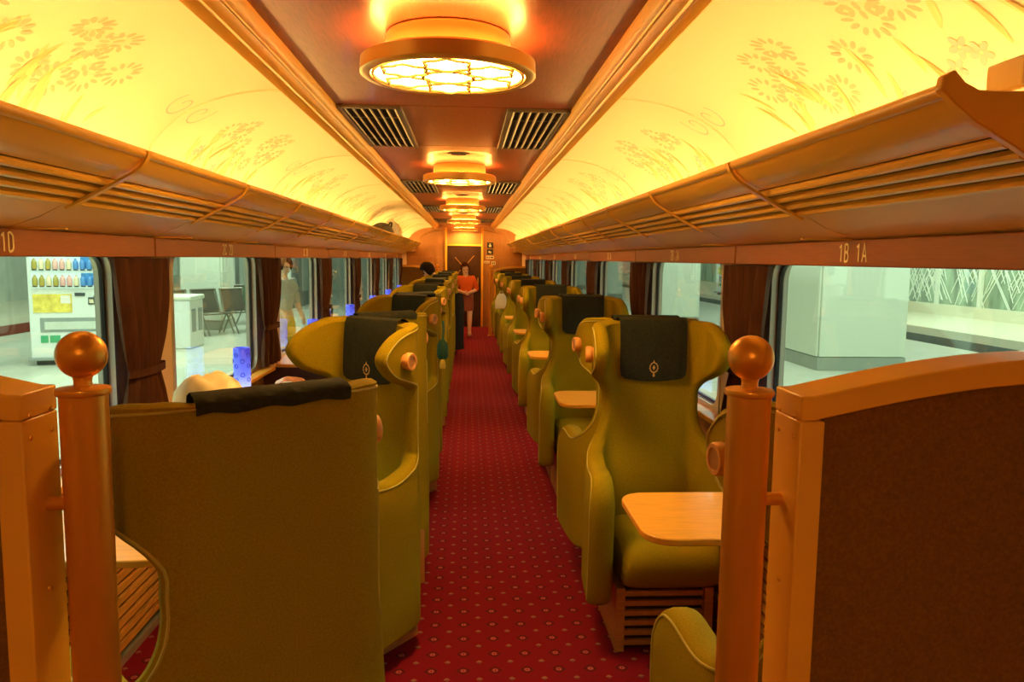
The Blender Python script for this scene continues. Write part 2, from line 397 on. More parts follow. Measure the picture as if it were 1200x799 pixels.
# coves
def cove(sx, t, y, off=0.0):
    # t 0 (wall) .. 1 (rail)
    a = t*PI/2; ax, bz = 0.64, 0.50
    x = 0.70 + (ax-off)*math.cos(a)**0.9; z = 1.80 + (bz-off)*math.sin(a)**0.9
    return (sx*x, y, z)
for sx in (-1, 1):
    mb = MB(); rows = []
    ys = [YN, YF]
    N = 20
    for y in ys:
        rows.append([(sx*1.36, y, 1.60)] + [cove(sx, k/N, y) for k in range(N+1)])
    mb.grid(rows)
    c = mb.build('ceiling_cove', 'cove_cream', None); struct(c, 'cream vaulted cove ceiling above the %s luggage rack' % ('left' if sx < 0 else 'right'))
    c.name = 'ceiling_cove_left' if sx < 0 else 'ceiling_cove_right'
    # joint ribs of the cove panels
    y = J[0] - PITCH
    while y < YF:
        rm = MB(); rows = [[cove(sx, k/N, y+d, o) for k in range(N+1)] for d, o in ((-0.008, 0.0), (-0.006, 0.006), (0.006, 0.006), (0.008, 0.0))]
        rm.grid(rows); rm.build('cove_rib', 'cove_cream', c); y += PITCH
    # printed flowers: flat print laid on the vault
    def patch(mb, cy, ct, pts, o=0.0015):
        # pts: closed outline in metres (u along y, v along arc)
        i = len(mb.v)
        for u, v in pts: mb.v.append(cove(sx, min(0.99, max(0.02, ct + v/0.9)), cy+u, o))
        mb.f.append(tuple(range(i, len(mb.v))))
    def ell(cu, cv, a, b, rot, n=7):
        return [(cu + a*math.cos(w)*math.cos(rot) - b*math.sin(w)*math.sin(rot), cv + a*math.cos(w)*math.sin(rot) + b*math.sin(w)*math.cos(rot)) for w in (2*PI*k/n for k in range(n))]
    fl, lf, vi = MB(), MB(), MB()
    rnd = random.Random(11 if sx < 0 else 23)
    for k in range(-1, NB):
        cy0 = J0 + PITCH*(k+0.5)
        spots = [(-0.55,0.62),(-0.45,0.70),(-0.38,0.60),(-0.20,0.52),(0.02,0.72),(0.10,0.64),(0.20,0.70),(0.18,0.56),(0.30,0.50),(0.38,0.58),(-0.02,0.44),(0.12,0.42)]
        for (u, t) in spots:
            u = u*0.95 + rnd.uniform(-.03,.03); t += rnd.uniform(-.02,.02); rr = rnd.uniform(0.045, 0.062)
            for p in range(12):
                w = 2*PI*p/12; patch(fl, cy0+sx*0+u, t, ell(rr*math.cos(w), rr*math.sin(w), 0.021, 0.009, w))
        for (u, t) in ((-0.6,0.36),(-0.55,0.40),(-0.50,0.34),(-0.3,0.27),(-0.25,0.31),(-0.22,0.25)):
            for p in range(5):
                w = 2*PI*p/5; patch(vi, cy0+u, t, ell(0.022*math.cos(w), 0.022*math.sin(w), 0.018, 0.011, w))
        for q in range(26):
            u = rnd.uniform(-0.8, 0.5); t = rnd.uniform(0.22, 0.55); w = rnd.uniform(0.9, 2.2)
            patch(lf, cy0+u, t, ell(0, 0, rnd.uniform(0.06, 0.13), 0.012, w, 9), 0.0010)
    # scroll work between bouquets
    for k in range(0, NB):
        cy0 = J0 + PITCH*k
        for s2 in (-1, 1):
            path = []
            for q in range(40):
                a = q/39*2.2*PI; rr = 0.015 + 0.012*a
                path.append((s2*(0.10+rr*math.cos(a)*0.9), rr*math.sin(a)))
            for (u0,v0),(u1,v1) in zip(path, path[1:]):
                dx, dy = u1-u0, v1-v0; l = math.hypot(dx,dy) or 1; nx, ny = -dy/l*0.004, dx/l*0.004
                patch(vi, cy0, 0.60, [(u0+nx,v0+ny),(u1+nx,v1+ny),(u1-nx,v1-ny),(u0-nx,v0-ny)])
    for mb, nm, m in ((fl, 'flower_print', 'flower_print'), (lf, 'leaf_print', 'leaf_print'), (vi, 'scroll_print', 'violet_print')):
        o = mb.build(nm, m, c, smooth=False); o['kind'] = 'stuff'

# ------------------------------------------------------------------ end walls
def end_wall():
    w = struct(MB().box((-1.4, YF, 0), (1.4, YF+0.06, 2.44)).build('wall_back', 'end_wood'), 'wood panelled end wall with dark door')
    y = YF
    for x0, x1 in ((-1.30, -0.98), (-0.94, -0.70), (-0.66, -0.47)):
        MB().box((x0, y-0.015, 0.95), (x1, y, 1.62)).build('wall_panel', 'end_wood', w, bevel=0.006)
    MB().box((0.80, y-0.015, 0.95), (1.30, y, 1.62)).build('wall_panel', 'end_wood', w, bevel=0.006)
    for x in (-0.43, 0.41):
        MB().box((x-0.025, y-0.05, 0), (x+0.025, y, 2.30)).build('door_jamb', 'gold_paint', w, bevel=0.006)
    MB().box((-0.40, y-0.03, 1.92), (0.385, y, 2.30)).build('header_panel', 'end_wood', w, bevel=0.005)
    MB().box((-0.40, y-0.045, 1.88), (0.385, y, 1.92)).build('lintel', 'gold_paint', w, bevel=0.005)
    MB().lathe([(0.0, -0.012), (0.022, -0.012), (0.026, 0), (0.026, 0.01)], 10, (0, y-0.035, 2.12), 'y').build('header_emblem', 'brass', w)
    for sx in (-1, 1):
        MB().tube([(sx*(0.52+0.55*math.sin(a)), y-0.01, 1.93+0.30*math.cos(a)) for a in (R(-20+110*k/12) for k in range(13))], 0.010, 6).build('arch_moulding', 'brass', w)
    d = struct(empty('door_1', (0, y-0.01, 0)), 'dark brown sliding door with crossing gold arcs')
    MB().box((-0.40, -0.02, 0.01), (0.385, 0.0, 1.88)).build('door_leaf', 'door_dark', d, bevel=0.004)
    for pts in ([(-0.22,1.62),(-0.02,1.38),(0.14,1.10),(0.20,0.85),(0.19,0.55),(0.13,0.25)], [(0.22,1.66),(0.08,1.50),(-0.10,1.32),(-0.24,1.08)], [(-0.36,1.10),(-0.20,0.60),(-0.12,0.2)]):
        MB().tube([(p[0], -0.026, p[1]) for p in catmull([(a,b) for a,b in pts], 6)], 0.006, 6).build('inlay_arc', 'brass', d)
    MB().box((0.30, -0.05, 0.90), (0.325, -0.02, 1.15)).build('door_handle', 'brass', d, bevel=0.004)
    # wall signs right of the door
    def sign(z0, z1, x0, x1, m, label, glyph):
        e = tag(MB().box((x0, y-0.022, z0), (x1, y-0.002, z1)).build('wall_sign', m, None, bevel=0.003), label, 'sign')
        for gx0, gz0, gx1, gz1, gm in glyph:
            MB().box((x0+gx0*(x1-x0), y-0.026, z0+gz0*(z1-z0)), (x0+gx1*(x1-x0), y-0.0215, z0+gz1*(z1-z0))).build('glyph', gm, e)
    sign(1.84, 1.97, 0.52, 0.66, 'sign_black', 'upper black pictogram sign beside the far door', ((.4,.6,.6,.8,'sign_white'),(.3,.2,.7,.55,'sign_white')))
    sign(1.69, 1.81, 0.52, 0.66, 'sign_black', 'lower black pictogram sign beside the far door', ((.25,.3,.5,.7,'sign_white'),(.55,.2,.7,.6,'sign_white')))
    sign(1.59, 1.66, 0.50, 0.68, 'sign_white', 'pale lettered label under the pictogram signs', ((.08,.3,.25,.7,'sign_black'),(.35,.3,.5,.7,'sign_black'),(.6,.3,.9,.7,'sign_black')))
    sign(1.49, 1.54, 0.45, 0.58, 'sign_white', 'small pale notice low left of the pictogram signs', ((.1,.35,.9,.6,'sign_black'),))
    sign(1.45, 1.53, 0.62, 0.72, 'sign_white', 'small pale notice low right of the pictogram signs', ((.2,.2,.4,.8,'sign_black'),(.6,.2,.8,.8,'sign_black')))
end_wall()
struct(MB().box((-1.4, YN-0.06, 0), (1.4, YN, 2.44)).build('wall_front', 'end_wood'))

# ------------------------------------------------------------------ seat-number valances
def _arc(cx, cy, rx, ry, a0, a1, n=8): return [(cx+rx*math.cos(R(a0+(a1-a0)*k/n)), cy+ry*math.sin(R(a0+(a1-a0)*k/n))) for k in range(n+1)]
GLYPH = {  # stroke lettering, unit height, about 0.5 wide
    '1': [[(0.10,0.80),(0.30,1.0),(0.30,0.0)]],
    '2': [_arc(0.25,0.75,0.22,0.25,170,-30) + [(0.03,0.0),(0.48,0.0)]],
    '3': [_arc(0.23,0.76,0.22,0.24,150,-90)+_arc(0.23,0.26,0.25,0.26,90,-150)],
    '4': [[(0.36,0.0),(0.36,1.0),(0.02,0.28),(0.50,0.28)]],
    '5': [[(0.44,1.0),(0.10,1.0),(0.07,0.55)]+_arc(0.24,0.31,0.24,0.31,120,-150)],
    '6': [[(0.38,1.0),(0.08,0.48)]+_arc(0.25,0.29,0.23,0.29,150,-210,14)],
    '7': [[(0.02,1.0),(0.48,1.0),(0.18,0.0)]],
    'A': [[(0.0,0.0),(0.25,1.0),(0.50,0.0)],[(0.09,0.32),(0.41,0.32)]],
    'B': [[(0.05,0.0),(0.05,1.0),(0.24,1.0)]+_arc(0.24,0.77,0.19,0.23,90,-90)+[(0.05,0.54)],_arc(0.24,0.27,0.23,0.27,90,-90)+[(0.05,0.0)]],
    'C': [_arc(0.28,0.70,0.23,0.30,20,180)+_arc(0.28,0.30,0.23,0.30,180,340)],
    'D': [[(0.05,0.0),(0.05,1.0),(0.20,1.0)]+_arc(0.20,0.72,0.28,0.28,90,0)+_arc(0.20,0.28,0.28,0.28,0,-90)+[(0.05,0.0)]]}
def text_mesh(txt, h):
    mb = MB(); adv = 0.70; x = -0.5*adv*len(txt)
    for ch in txt:
        for st in GLYPH.get(ch, []):
            mb.tube([((x+px_)*h, (py_-0.5)*h, 0) for px_, py_ in st], 0.072*h, 6)
        x += adv
    mb.v = [(p[0], p[1], p[2]*0.25) for p in mb.v]
    me = mb.mesh('seat_number'); me.materials.append(MATS['letter_cream']); return me
VX, VZ0, VZ1 = 1.27, 1.588, 1.672
for sx in (-1, 1):
    for k in range(NB):
        tn += 1
        y0, y1 = J[k]+0.006, J[k+1]-0.006
        xa, xb = sx*VX, sx*WX
        side = 'left' if sx < 0 else 'right'
        v = struct(MB().box((min(xa,xb), y0, VZ0), (max(xa,xb), y1, VZ1)).build('trim_%d' % tn, 'valance_wood', None, bevel=0.004), 'brown seat-number board over the %s window of the %s %s bay' % (ORD[k], ORD[k], side))
        txt = ('%dC %dD' % (k+1, k+1) if k > 0 else '1D') if sx < 0 else '%dB %dA' % (k+1, k+1)
        me = text_mesh(txt, 0.055)
        t = link('seat_number', me, v, (sx*(VX-0.002), CEN[k]-0.03, (VZ0+VZ1)/2+0.001))
        t.rotation_euler = (PI/2, 0, -sx*PI/2); t.scale = (0.95, 1, 1)
    tn += 1
    struct(MB().box((min(sx*1.285, sx*WX), J[0], VZ0+0.004), (max(sx*1.285, sx*WX), J[-1], VZ1)).build('trim_%d' % tn, 'seam'), 'dark gap between seat-number boards')

# ------------------------------------------------------------------ luggage racks
def rack(sx):
    side = 'left' if sx < 0 else 'right'
    e = tag(empty('luggage_rack', (sx*1.1, (J[0]+J[-1])/2, 1.67)), 'long gold slatted luggage rack above the %s windows' % side, 'luggage rack', 'luggage racks')
    inv = Matrix.Translation(-Vector(e.location))
    def fin(mb, nm, m, **kw):
        mb.v = [tuple(inv @ Vector(p)) for p in mb.v]; return mb.build(nm, m, e, **kw)
    Y0, Y1 = J[0]-0.03, J[-1]
    hb = PITCH/2
    nseg = int(round((J[-1]-J[0])/hb))
    lip = [(0.868,1.895),(0.872,1.905),(0.882,1.912),(0.896,1.908),(0.902,1.896)]
    fas = catmull([(0.885,1.888),(0.900,1.868),(0.935,1.842),(0.985,1.822)], 4)
    for k in range(nseg):
        a = J[0] + hb*k + (0.003 if k else -0.03); b = J[0] + hb*(k+1) - 0.003
        fin(MB().sheet([(sx*x, z) for x, z in fas], 0.012*sx, a, b), 'fascia', 'gold_paint')
        pan = [(1.115,1.748),(1.19,1.708),(1.30,1.668)]
        fin(MB().sheet([(sx*x, z) for x, z in pan], 0.012*sx, a, b), 'underside_panel', 'rack_panel')
    fin(MB().tube([(sx*0.885, Y0, 1.895), (sx*0.885, Y1, 1.895)], 0.014, 10), 'lip', 'gold_paint')
    for i in range(4):
        f = i/3.0; x = 1.000 + 0.100*f; z = 1.812 - 0.058*f
        fin(MB().tube([(sx*x, Y0, z), (sx*x, Y1, z)], 0.0125, 8), 'slat', 'gold_paint')
    prof = catmull([(0.872,1.905),(0.882,1.880),(0.905,1.852),(0.95,1.826),(1.00,1.798),(1.06,1.765),(1.115,1.738)], 3)
    for k in range(1, nseg):
        y = J[0] + hb*k
        fin(MB().sheet([(sx*x, z-0.002) for x, z in prof], -0.008*sx, y-0.012, y+0.012), 'strap', 'gold_paint')
        fin(MB().box((min(sx*1.115,sx*1.30), y-0.006, 1.67), (max(sx*1.115,sx*1.30), y+0.006, 1.675)), 'joint_strip', 'gold_paint')
    # closed ends
    endp = [(0.862,1.893),(0.866,1.915),(0.885,1.925),(0.905,1.905),(0.93,1.893),(1.33,1.893),(1.33,1.66),(1.115,1.735),(1.00,1.80),(0.93,1.838),(0.890,1.868)]
    for y in (Y0-0.02, Y1):
        fin(MB().prism([(sx*x, z) for x, z in endp], y, y+0.02), 'end_panel', 'gold_paint', bevel=0.003)
    # dark bed added behind the slats to block leaking cove light
    fin(MB().sheet([(sx*0.985,1.842),(sx*1.05,1.815),(sx*1.12,1.778),(sx*1.335,1.77)], 0.006*sx, Y0, Y1), 'light_block_bed', 'rack_bed')
    # pale end boxes standing on the rack are things of their own
    for yb, wh in ((Y0+0.0, 'nearest the camera'), (Y1-0.35, 'at the far end')):
        tag(MB().box((min(sx*1.02,sx*1.20), yb, 1.905), (max(sx*1.02,sx*1.20), yb+0.10, 2.06 if yb > 5 else 1.962)).build('equipment_box', 'cove_cream', None, bevel=0.006), 'pale equipment box on the %s rack %s' % (side, wh), 'box') if not (sx < 0) else None
    MB().box((min(sx*1.12,sx*1.335), Y1+0.022, 1.74), (max(sx*1.12,sx*1.335), YF, 1.77)).build('added_tube_ledge', 'end_wood', bpy.data.objects['wall_left' if sx < 0 else 'wall_right'])  # ledge and lip added to hold the extra tube brightening the end cove
    MB().box((min(sx*1.12,sx*1.14), Y1+0.022, 1.77), (max(sx*1.12,sx*1.14), YF, 1.85)).build('added_tube_lip', 'end_wood', bpy.data.objects['wall_left' if sx < 0 else 'wall_right'])
    # hidden tube lights, one per bay, plus one added beyond the rack
    for k in range(0, NB+1):
        a = J[0]+PITCH*k
        t = tag(empty('cove_light', (sx*1.24, a+PITCH/2, 1.82)), 'warm tube light in the %s cove, %s' % (side, ('%s bay from the camera' % ORD[k]) if k >= 0 else 'beside the camera'), 'light', 'cove tube lights')
        MB().tube([(0, -PITCH/2+0.06, 0), (0, PITCH/2-0.06, 0)], 0.016, 10).build('tube', 'tube_light', t)
        for s2 in (-1, 1): MB().box((-0.02, s2*(PITCH/2-0.05)-0.012, -0.025), (0.02, s2*(PITCH/2-0.05)+0.012, 0.02)).build('socket', 'cove_cream', t)
mat('rack_panel', (0.86, 0.50, 0.17), 0.38)
mat('rack_bed', (0.10, 0.04, 0.012), 0.7)
rack(-1); rack(1)

# ------------------------------------------------------------------ ceiling lamps
def ceiling_lamp(y, label):
    e = tag(empty('ceiling_lamp', (0, y, CZ)), label, 'ceiling lamp', 'round ceiling lamps')
    MB().lathe([(0.205, 0.0), (0.215, -0.012), (0.215, -0.09), (0.20, -0.09)], 48).build('drum', 'brass', e)
    r = MB().lathe([(0.20, -0.088), (0.288, -0.082), (0.300, -0.090), (0.302, -0.135), (0.292, -0.142), (0.268, -0.140), (0.264, -0.128)], 56); r.build('rim', 'brass', e)
    # up-light slots around the drum
    for a0 in (10, 130, 250):
        pass
    MB().grid([[ (rr*math.cos(2*PI*j/48), rr*math.sin(2*PI*j/48), -0.079) for j in range(48)] for rr in (0.228, 0.262)], closed_u=True).build('uplight_ring', 'lamp_slot', e)
    g = MB().lathe([(0.0, -0.136), (0.10, -0.1355), (0.20, -0.133), (0.266, -0.128)], 48).build('glass', 'lamp_glass', e)
    # brass tracery: centre ring and six petals
    def loop(c, rad, n=22, sq=1.0): return [(c[0]+rad*math.cos(2*PI*k/n), c[1]+rad*sq*math.sin(2*PI*k/n), -0.139) for k in range(n)]
    MB().tube(loop((0,0), 0.088), 0.0075, 6, closed=True).build('tracery', 'brass', e)
    for k in range(6):
        a = R(60*k+30); c = (0.165*math.cos(a), 0.165*math.sin(a))
        pts = []
        for q in range(24):
            w = 2*PI*q/24; rr = 0.076 + 0.010*math.cos(6*w)
            pts.append((c[0]+rr*math.cos(w+a), c[1]+rr*math.sin(w+a), -0.139))
        MB().tube(pts, 0.0062, 6, closed=True).build('tracery', 'brass', e)
    MB().tube([(0.258*math.cos(2*PI*k/40), 0.258*math.sin(2*PI*k/40), -0.135) for k in range(40)], 0.006, 6, closed=True).build('tracery', 'brass', e)
names = ['unseen round brass ceiling lamp added behind the camera', 'large round brass ceiling lamp nearest in view, flower tracery glass', 'second round brass ceiling lamp down the aisle', 'third round brass ceiling lamp down the aisle', 'fourth round brass ceiling lamp down the aisle', 'last round brass ceiling lamp, by the end door']
for y, n_ in zip(LAMP_Y, names): ceiling_lamp(y, n_)
for k, y in enumerate(LAMP_Y[1:]):
    e = tag(empty('ceiling_speaker', (0, y-0.72, CZ)), 'dark round speaker grille in the ceiling before the %s lamp' % ORD[k], 'speaker', 'ceiling speakers')
    MB().lathe([(0.0,-0.006),(0.075,-0.006),(0.082,-0.003),(0.082,0.002)], 24).build('grille', 'vent_metal', e)
    MB().lathe([(0.0,-0.009),(0.055,-0.009),(0.058,-0.005)], 20).build('mesh_disc', 'dark_slot', e)
def vent(x, y, label):
    e = tag(empty('ceiling_vent', (x, y, CZ)), label, 'vent', 'ceiling vents')
    hx, hy = 0.15, 0.66
    MB().box((-hx, -hy, -0.002), (hx, hy, 0.0)).build('backing', 'dark_slot', e)
    for s in (-1, 1):
        MB().box((s*hx-0.012, -hy-0.012, -0.016), (s*hx+0.012, hy+0.012, 0.0)).build('frame_bar', 'vent_metal', e, bevel=0.003)
        MB().box((-hx, s*hy-0.012, -0.016), (hx, s*hy+0.012, 0.0)).build('frame_bar', 'vent_metal', e, bevel=0.003)
        MB().box((-hx, s*hy*0.55-0.008, -0.008), (hx, s*hy*0.55+0.008, -0.003)).build('cross_bar', 'vent_metal', e)
    for k in range(7):
        xx = -hx + 2*hx*(k+0.5)/7; t = 0.008 if x < 0 else -0.008
        MB().prism([(xx-t-0.004, -0.004), (xx-t+0.004, -0.004), (xx+t+0.004, -0.018), (xx+t-0.004, -0.018)], -hy, hy).build('slat', 'vent_metal', e)
for k, y in enumerate(VENT_Y[1:]):
    for x, s in ((-0.43, 'left'), (0.43, 'right')): vent(x, y, '%s slatted ceiling vent of the %s pair from the camera' % (s, ORD[k]))

# ------------------------------------------------------------------ curtains
def curtain(sx, yc, label):
    e = tag(empty('curtain', (sx*1.285, yc, 0.862)), label, 'curtain', 'brown window curtains')
    rows = []
    prof = [(0.0, 0.20, 0.02), (0.05, 0.205, 0.02), (0.15, 0.17, 0.02), (0.24, 0.135, 0.012), (0.265, 0.13, 0.008), (0.29, 0.135, 0.012), (0.40, 0.175, 0.02), (0.55, 0.215, 0.022), (0.74, 0.245, 0.022)]
    prof = [(a*0.975, b*1.19, c_) for a, b, c_ in prof]
    nz, ny = 34, 64
    rows = []; rowsb = []
    for i in range(nz+1):
        h = 0.7215*i/nz
        hw = interp([(p[0], p[1]) for p in prof], h); amp = interp([(p[0], p[2]) for p in prof], h)
        row = []; rb = []
        for j in range(ny+1):
            u = -1 + 2*j/ny
            ph = u*9*PI/1.0 + 0.5*math.sin(3*u + h*3)
            d = amp*math.sin(ph*0.62 + 0.6*math.sin(u*5)) + 0.006*math.sin(h*9+u*4)
            bul = 0.02*(1-u*u)
            sh = 0.02*math.sin(u*2)*(0.3-abs(h-0.26))
            row.append((sx*(-bul-d*0.9), u*hw + sh, h)); rb.append((sx*(-bul-d*0.9+0.004), u*hw + sh, h))
        rows.append(row)
    mb = MB().grid(rows); mb.build('cloth', 'curtain_cloth', e)
    pts = [(sx*(-0.04), 0.0, 0)] 
    band = []
    for k in range(25):
        w = 2*PI*k/24; band.append((sx*(-0.012 - 0.036*math.cos(w)), 0.170*math.sin(w), 0.258))
    rows = [[(x, y, z+dz) for x, y, z in band[:-1]] for dz in (-0.016, 0.016)]
    MB().grid(rows, closed_u=True).build('tieback', 'curtain_cloth', e)
for sx, s in ((-1, 'left'), (1, 'right')):
    for k in range(1, NB+1):
        curtain(sx, J[k]-0.12 if k < NB else J[k]-0.25, 'brown tied curtain on the %s wall after the %s window from the camera' % (s, ORD[k-1]))

# ------------------------------------------------------------------ seats
UL, UR = 0.143, 0.135
def U(s, off=0.0, splay=0.0):
    """plan curve of the shell: s = signed arc length from the centre, off = towards the sitter"""
    sg = 1 if s >= 0 else -1; a = abs(s)
    if a <= UL: p = (a, off)
    elif a <= UL + UR*PI/2:
        w = (a-UL)/UR; p = (UL + (UR-off)*math.sin(w), UR - (UR-off)*math.cos(w))
    else:
        e = a - UL - UR*PI/2; p = (UL + UR - off + e*0.06, UR + e)
    k = 1 + splay*smooth(0.10, 0.45, a)
    return (sg*p[0]*k, p[1])
def make_seat_meshes(zb, aisle=0):
    ctl = [(zb, 0.66), (zb+0.02, 0.675), (zb+0.10, 0.69), (0.50, 0.705), (0.60, 0.71), (0.66, 0.70), (0.700, 0.67), (0.718, 0.61), (0.726, 0.52), (0.737, 0.42), (0.765, 0.33),
           (0.81, 0.265), (0.87, 0.227), (0.93, 0.212), (0.98, 0.212), (1.035, 0.215), (1.085, 0.265), (1.115, 0.35), (1.145, 0.43), (1.185, 0.475), (1.22, 0.485), (1.262, 0.445), (1.295, 0.385), (1.315, 0.30), (1.323, 0.21), (1.326, 0.12)]
    ed = catmull(ctl, 3); M = 30
    outer, inner = [], []
    for z, sm in ed:
        ro, ri = [], []
        spl = 0.13*smooth(0.85, 0.60, z) if False else 0.12*(1-smooth(0.60, 0.90, z))
        th = 0.058 + 0.03*(1-smooth(0.62, 0.85, z))
        for j in range(M+1):
            t = -1 + 2*j/M; s = sm*t if t*aisle <= 0 else t*max(sm, 0.272 if z > 0.45 and z < 1.28 else 0)
            zz = z + (0.022*smooth(0.46, 0.66, abs(s)) - 0.003*math.exp(-((abs(s)-0.45)/0.07)**2) if z > 0.6 and z < 0.8 else 0)
            # crown: top edge falls a little to the sides
            x, y = U(s, 0, spl); ro.append((x, y, zz))
            bul = 0.018*(1-min(1, (s/0.24)**2))*smooth(0.45, 0.6, z)*(1-smooth(1.2, 1.34, z))
            x, y = U(s, th+bul, spl); ri.append((x, y, zz))
        outer.append(ro); inner.append(ri)
    mb = MB(); mb.grid(outer); n0 = len(outer)*(M+1); mb.grid(inner)
    w = M+1; nr = len(outer)
    def oi(r, c): return r*w+c
    bd = [(r, 0) for r in range(nr)] + [(nr-1, c) for c in range(1, w)] + [(r, w-1) for r in range(nr-2, -1, -1)] + [(0, c) for c in range(w-2, 0, -1)]
    L = len(bd); prof = []
    for r, c in bd:
        po, pi_ = Vector(outer[r][c]), Vector(inner[r][c]); p = (po+pi_)/2
        d = Vector((0, 0, 0))
        if r == nr-1: d += Vector((0, 0, 1))
        if r == 0: d += Vector((0, 0, -1))
        if c in (0, w-1):
            c2 = 1 if c == 0 else w-2
            a_ = Vector(outer[r][c])-Vector(outer[r][c2]); t_ = Vector(outer[min(r+1, nr-1)][c])-Vector(outer[max(r-1, 0)][c]); t_.normalize()
            a_ = a_ - t_*a_.dot(t_); d += a_.normalized() if a_.length > 1e-6 else Vector((0,0,0))
        d = d.normalized() if d.length > 1e-6 else Vector((0, 0, 1))
        prof.append([p + (po-p)*math.cos(R(w_)) + d*(0.020*math.sin(R(w_))) for w_ in (36, 72, 108, 144)])
    mi = len(mb.v)
    for q in range(4): mb.v += [tuple(prof[k][q]) for k in range(L)]
    for k in range(L):
        a, b = bd[k], bd[(k+1) % L]; k2 = (k+1) % L
        mb.f.append((oi(*a), oi(*b), mi+k2, mi+k))
        for q in range(3): mb.f.append((mi+q*L+k, mi+q*L+k2, mi+(q+1)*L+k2, mi+(q+1)*L+k))
        mb.f.append((mi+3*L+k, mi+3*L+k2, n0+oi(*b), n0+oi(*a)))
    shell = mb.mesh('shell'); shell.materials.append(MATS['seat_fabric'])
    pip = MB()
    # piping runs on the outer edge from arm to arm over the top
    path = [Vector(outer[r][0])+Vector((0,-0.0,0)) for r in range(2, nr)] + [Vector(outer[nr-1][c]) for c in range(1, w)] + [Vector(outer[r][w-1]) for r in range(nr-2, 1, -1)]
    pip.tube(path, 0.0035, 5); piping = pip.mesh('piping'); piping.materials.append(MATS['piping'])
    cu = MB()
    cw, rows = 0.205, []
    pr = [(0.07,0.30),(0.07,0.47),(0.12,0.492),(0.25,0.500),(0.40,0.500),(0.48,0.490),(0.525,0.462),(0.54,0.42),(0.535,0.36),(0.50,0.31),(0.44,0.29),(0.30,0.285)]
    for k in range(13):
        u = -1+2*k/12; x = cw*u; f = 1-abs(u)**6*0.16
        rows.append([(x, 0.30+(y-0.30)*(1-abs(u)**8*0.06), 0.39+(z-0.39)*f) for y, z in pr])
    cu.grid(rows, closed_u=True); i = 0
    cu.f.append(tuple(range(12))); cu.f.append(tuple(range(12*12, 13*12)))
    cushion = cu.mesh('cushion'); cushion.materials.append(MATS['seat_fabric'])
    cv = MB(); rows = []
    path = [(0.086,1.085),(0.087,1.10),(0.086,1.13),(0.083,1.18),(0.079,1.24),(0.073,1.29),(0.067,1.322),(0.058,1.342),(0.035,1.351),(0.012,1.346),(-0.003,1.336),(-0.006,1.326),(-0.006,1.314)]
    for i, (o, z) in enumerate(path):
        lim = 0.155*(0.80 if i == 0 else 0.93 if i == 1 else 1.0)
        row = []
        for j in range(21):
            s = lim*(-1+2*j/20); wv = 0.0025*math.sin(j*1.7+i*0.9)*(1 if i < 9 else 2)
            drop = -0.012*(1-abs(-1+2*j/20)**2) if i == 0 else (0.003*math.sin(j*0.9) if i == len(path)-1 else 0)
            x, y = U(s, o + wv*0.6); row.append((x, y, z+drop))
        rows.append(row)
    cv.grid(rows); cover = cv.mesh('headrest_cover'); cover.materials.append(MATS['cover_cloth'])
    # crest: a laurel round a lozenge on a short stem
    em = MB()
    def flat(pts): 
        i = len(em.v); em.v += [(x, 0.0915, z) for x, z in pts]; em.f.append(tuple(range(i, len(em.v))))
    c0 = 1.135
    flat([(0, c0+0.012), (0.007, c0), (0, c0-0.012), (-0.007, c0)])
    for s2 in (-1, 1):
        for q in range(6):
            a = R(-75 + q*30); cx, cz = s2*0.017*math.cos(a), c0+0.021*math.sin(a)
            flat([(cx + 0.0065*math.cos(w)*math.cos(a+1.2)*s2 - 0.0028*math.sin(w)*math.sin(a+1.2)*s2, cz + 0.0065*math.cos(w)*math.sin(a+1.2) + 0.0028*math.sin(w)*math.cos(a+1.2)) for w in (2*PI*k/7 for k in range(7))])
    flat([(-0.003, c0-0.024), (0.003, c0-0.024), (0.003, c0-0.036), (-0.003, c0-0.036)]); flat([(-0.007, c0-0.034), (0.007, c0-0.034), (0, c0-0.042)])
    flat([(-0.004, c0+0.024), (0.004, c0+0.024), (0, c0+0.034)])
    emblem = em.mesh('emblem', smooth=False); emblem.materials.append(MATS['gold_print'])
    return dict(shell=shell, piping=piping, cushion=cushion, headrest_cover=cover, emblem=emblem)
SEATM = {(0.24, -1): make_seat_meshes(0.24), (0.12, 1): make_seat_meshes(0.12, 1), (0.12, -1): make_seat_meshes(0.12, -1)}
SEATM[(0.24, 1)] = SEATM[(0.24, -1)]
def knob_mesh():
    k = MB().lathe([(0.030,-0.03),(0.030,0.004),(0.034,0.008),(0.035,0.012),(0.035,0.027),(0.032,0.032),(0.024,0.032),(0.023,0.028),(0.0,0.028)], 24).mesh('knob'); k.materials.append(MATS['knob_wood'])
    i = MB().lathe([(0.0,0.0285),(0.022,0.0285),(0.022,0.026)], 20).mesh('knob_inset'); i.materials.append(MATS['knob_inset']); return k, i
KN, KI = knob_mesh()
def shared(mb, name, m, bevel=0):
    me = mb.mesh(name); me.materials.append(MATS[m]); return me
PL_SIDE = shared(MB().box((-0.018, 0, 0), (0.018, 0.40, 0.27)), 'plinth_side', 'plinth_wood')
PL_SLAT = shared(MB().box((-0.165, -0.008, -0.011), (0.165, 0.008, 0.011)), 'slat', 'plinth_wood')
PL_BACK = shared(MB().box((-0.165, 0.02, 0.0), (0.165, 0.36, 0.27)), 'plinth_core', 'dark_slot')
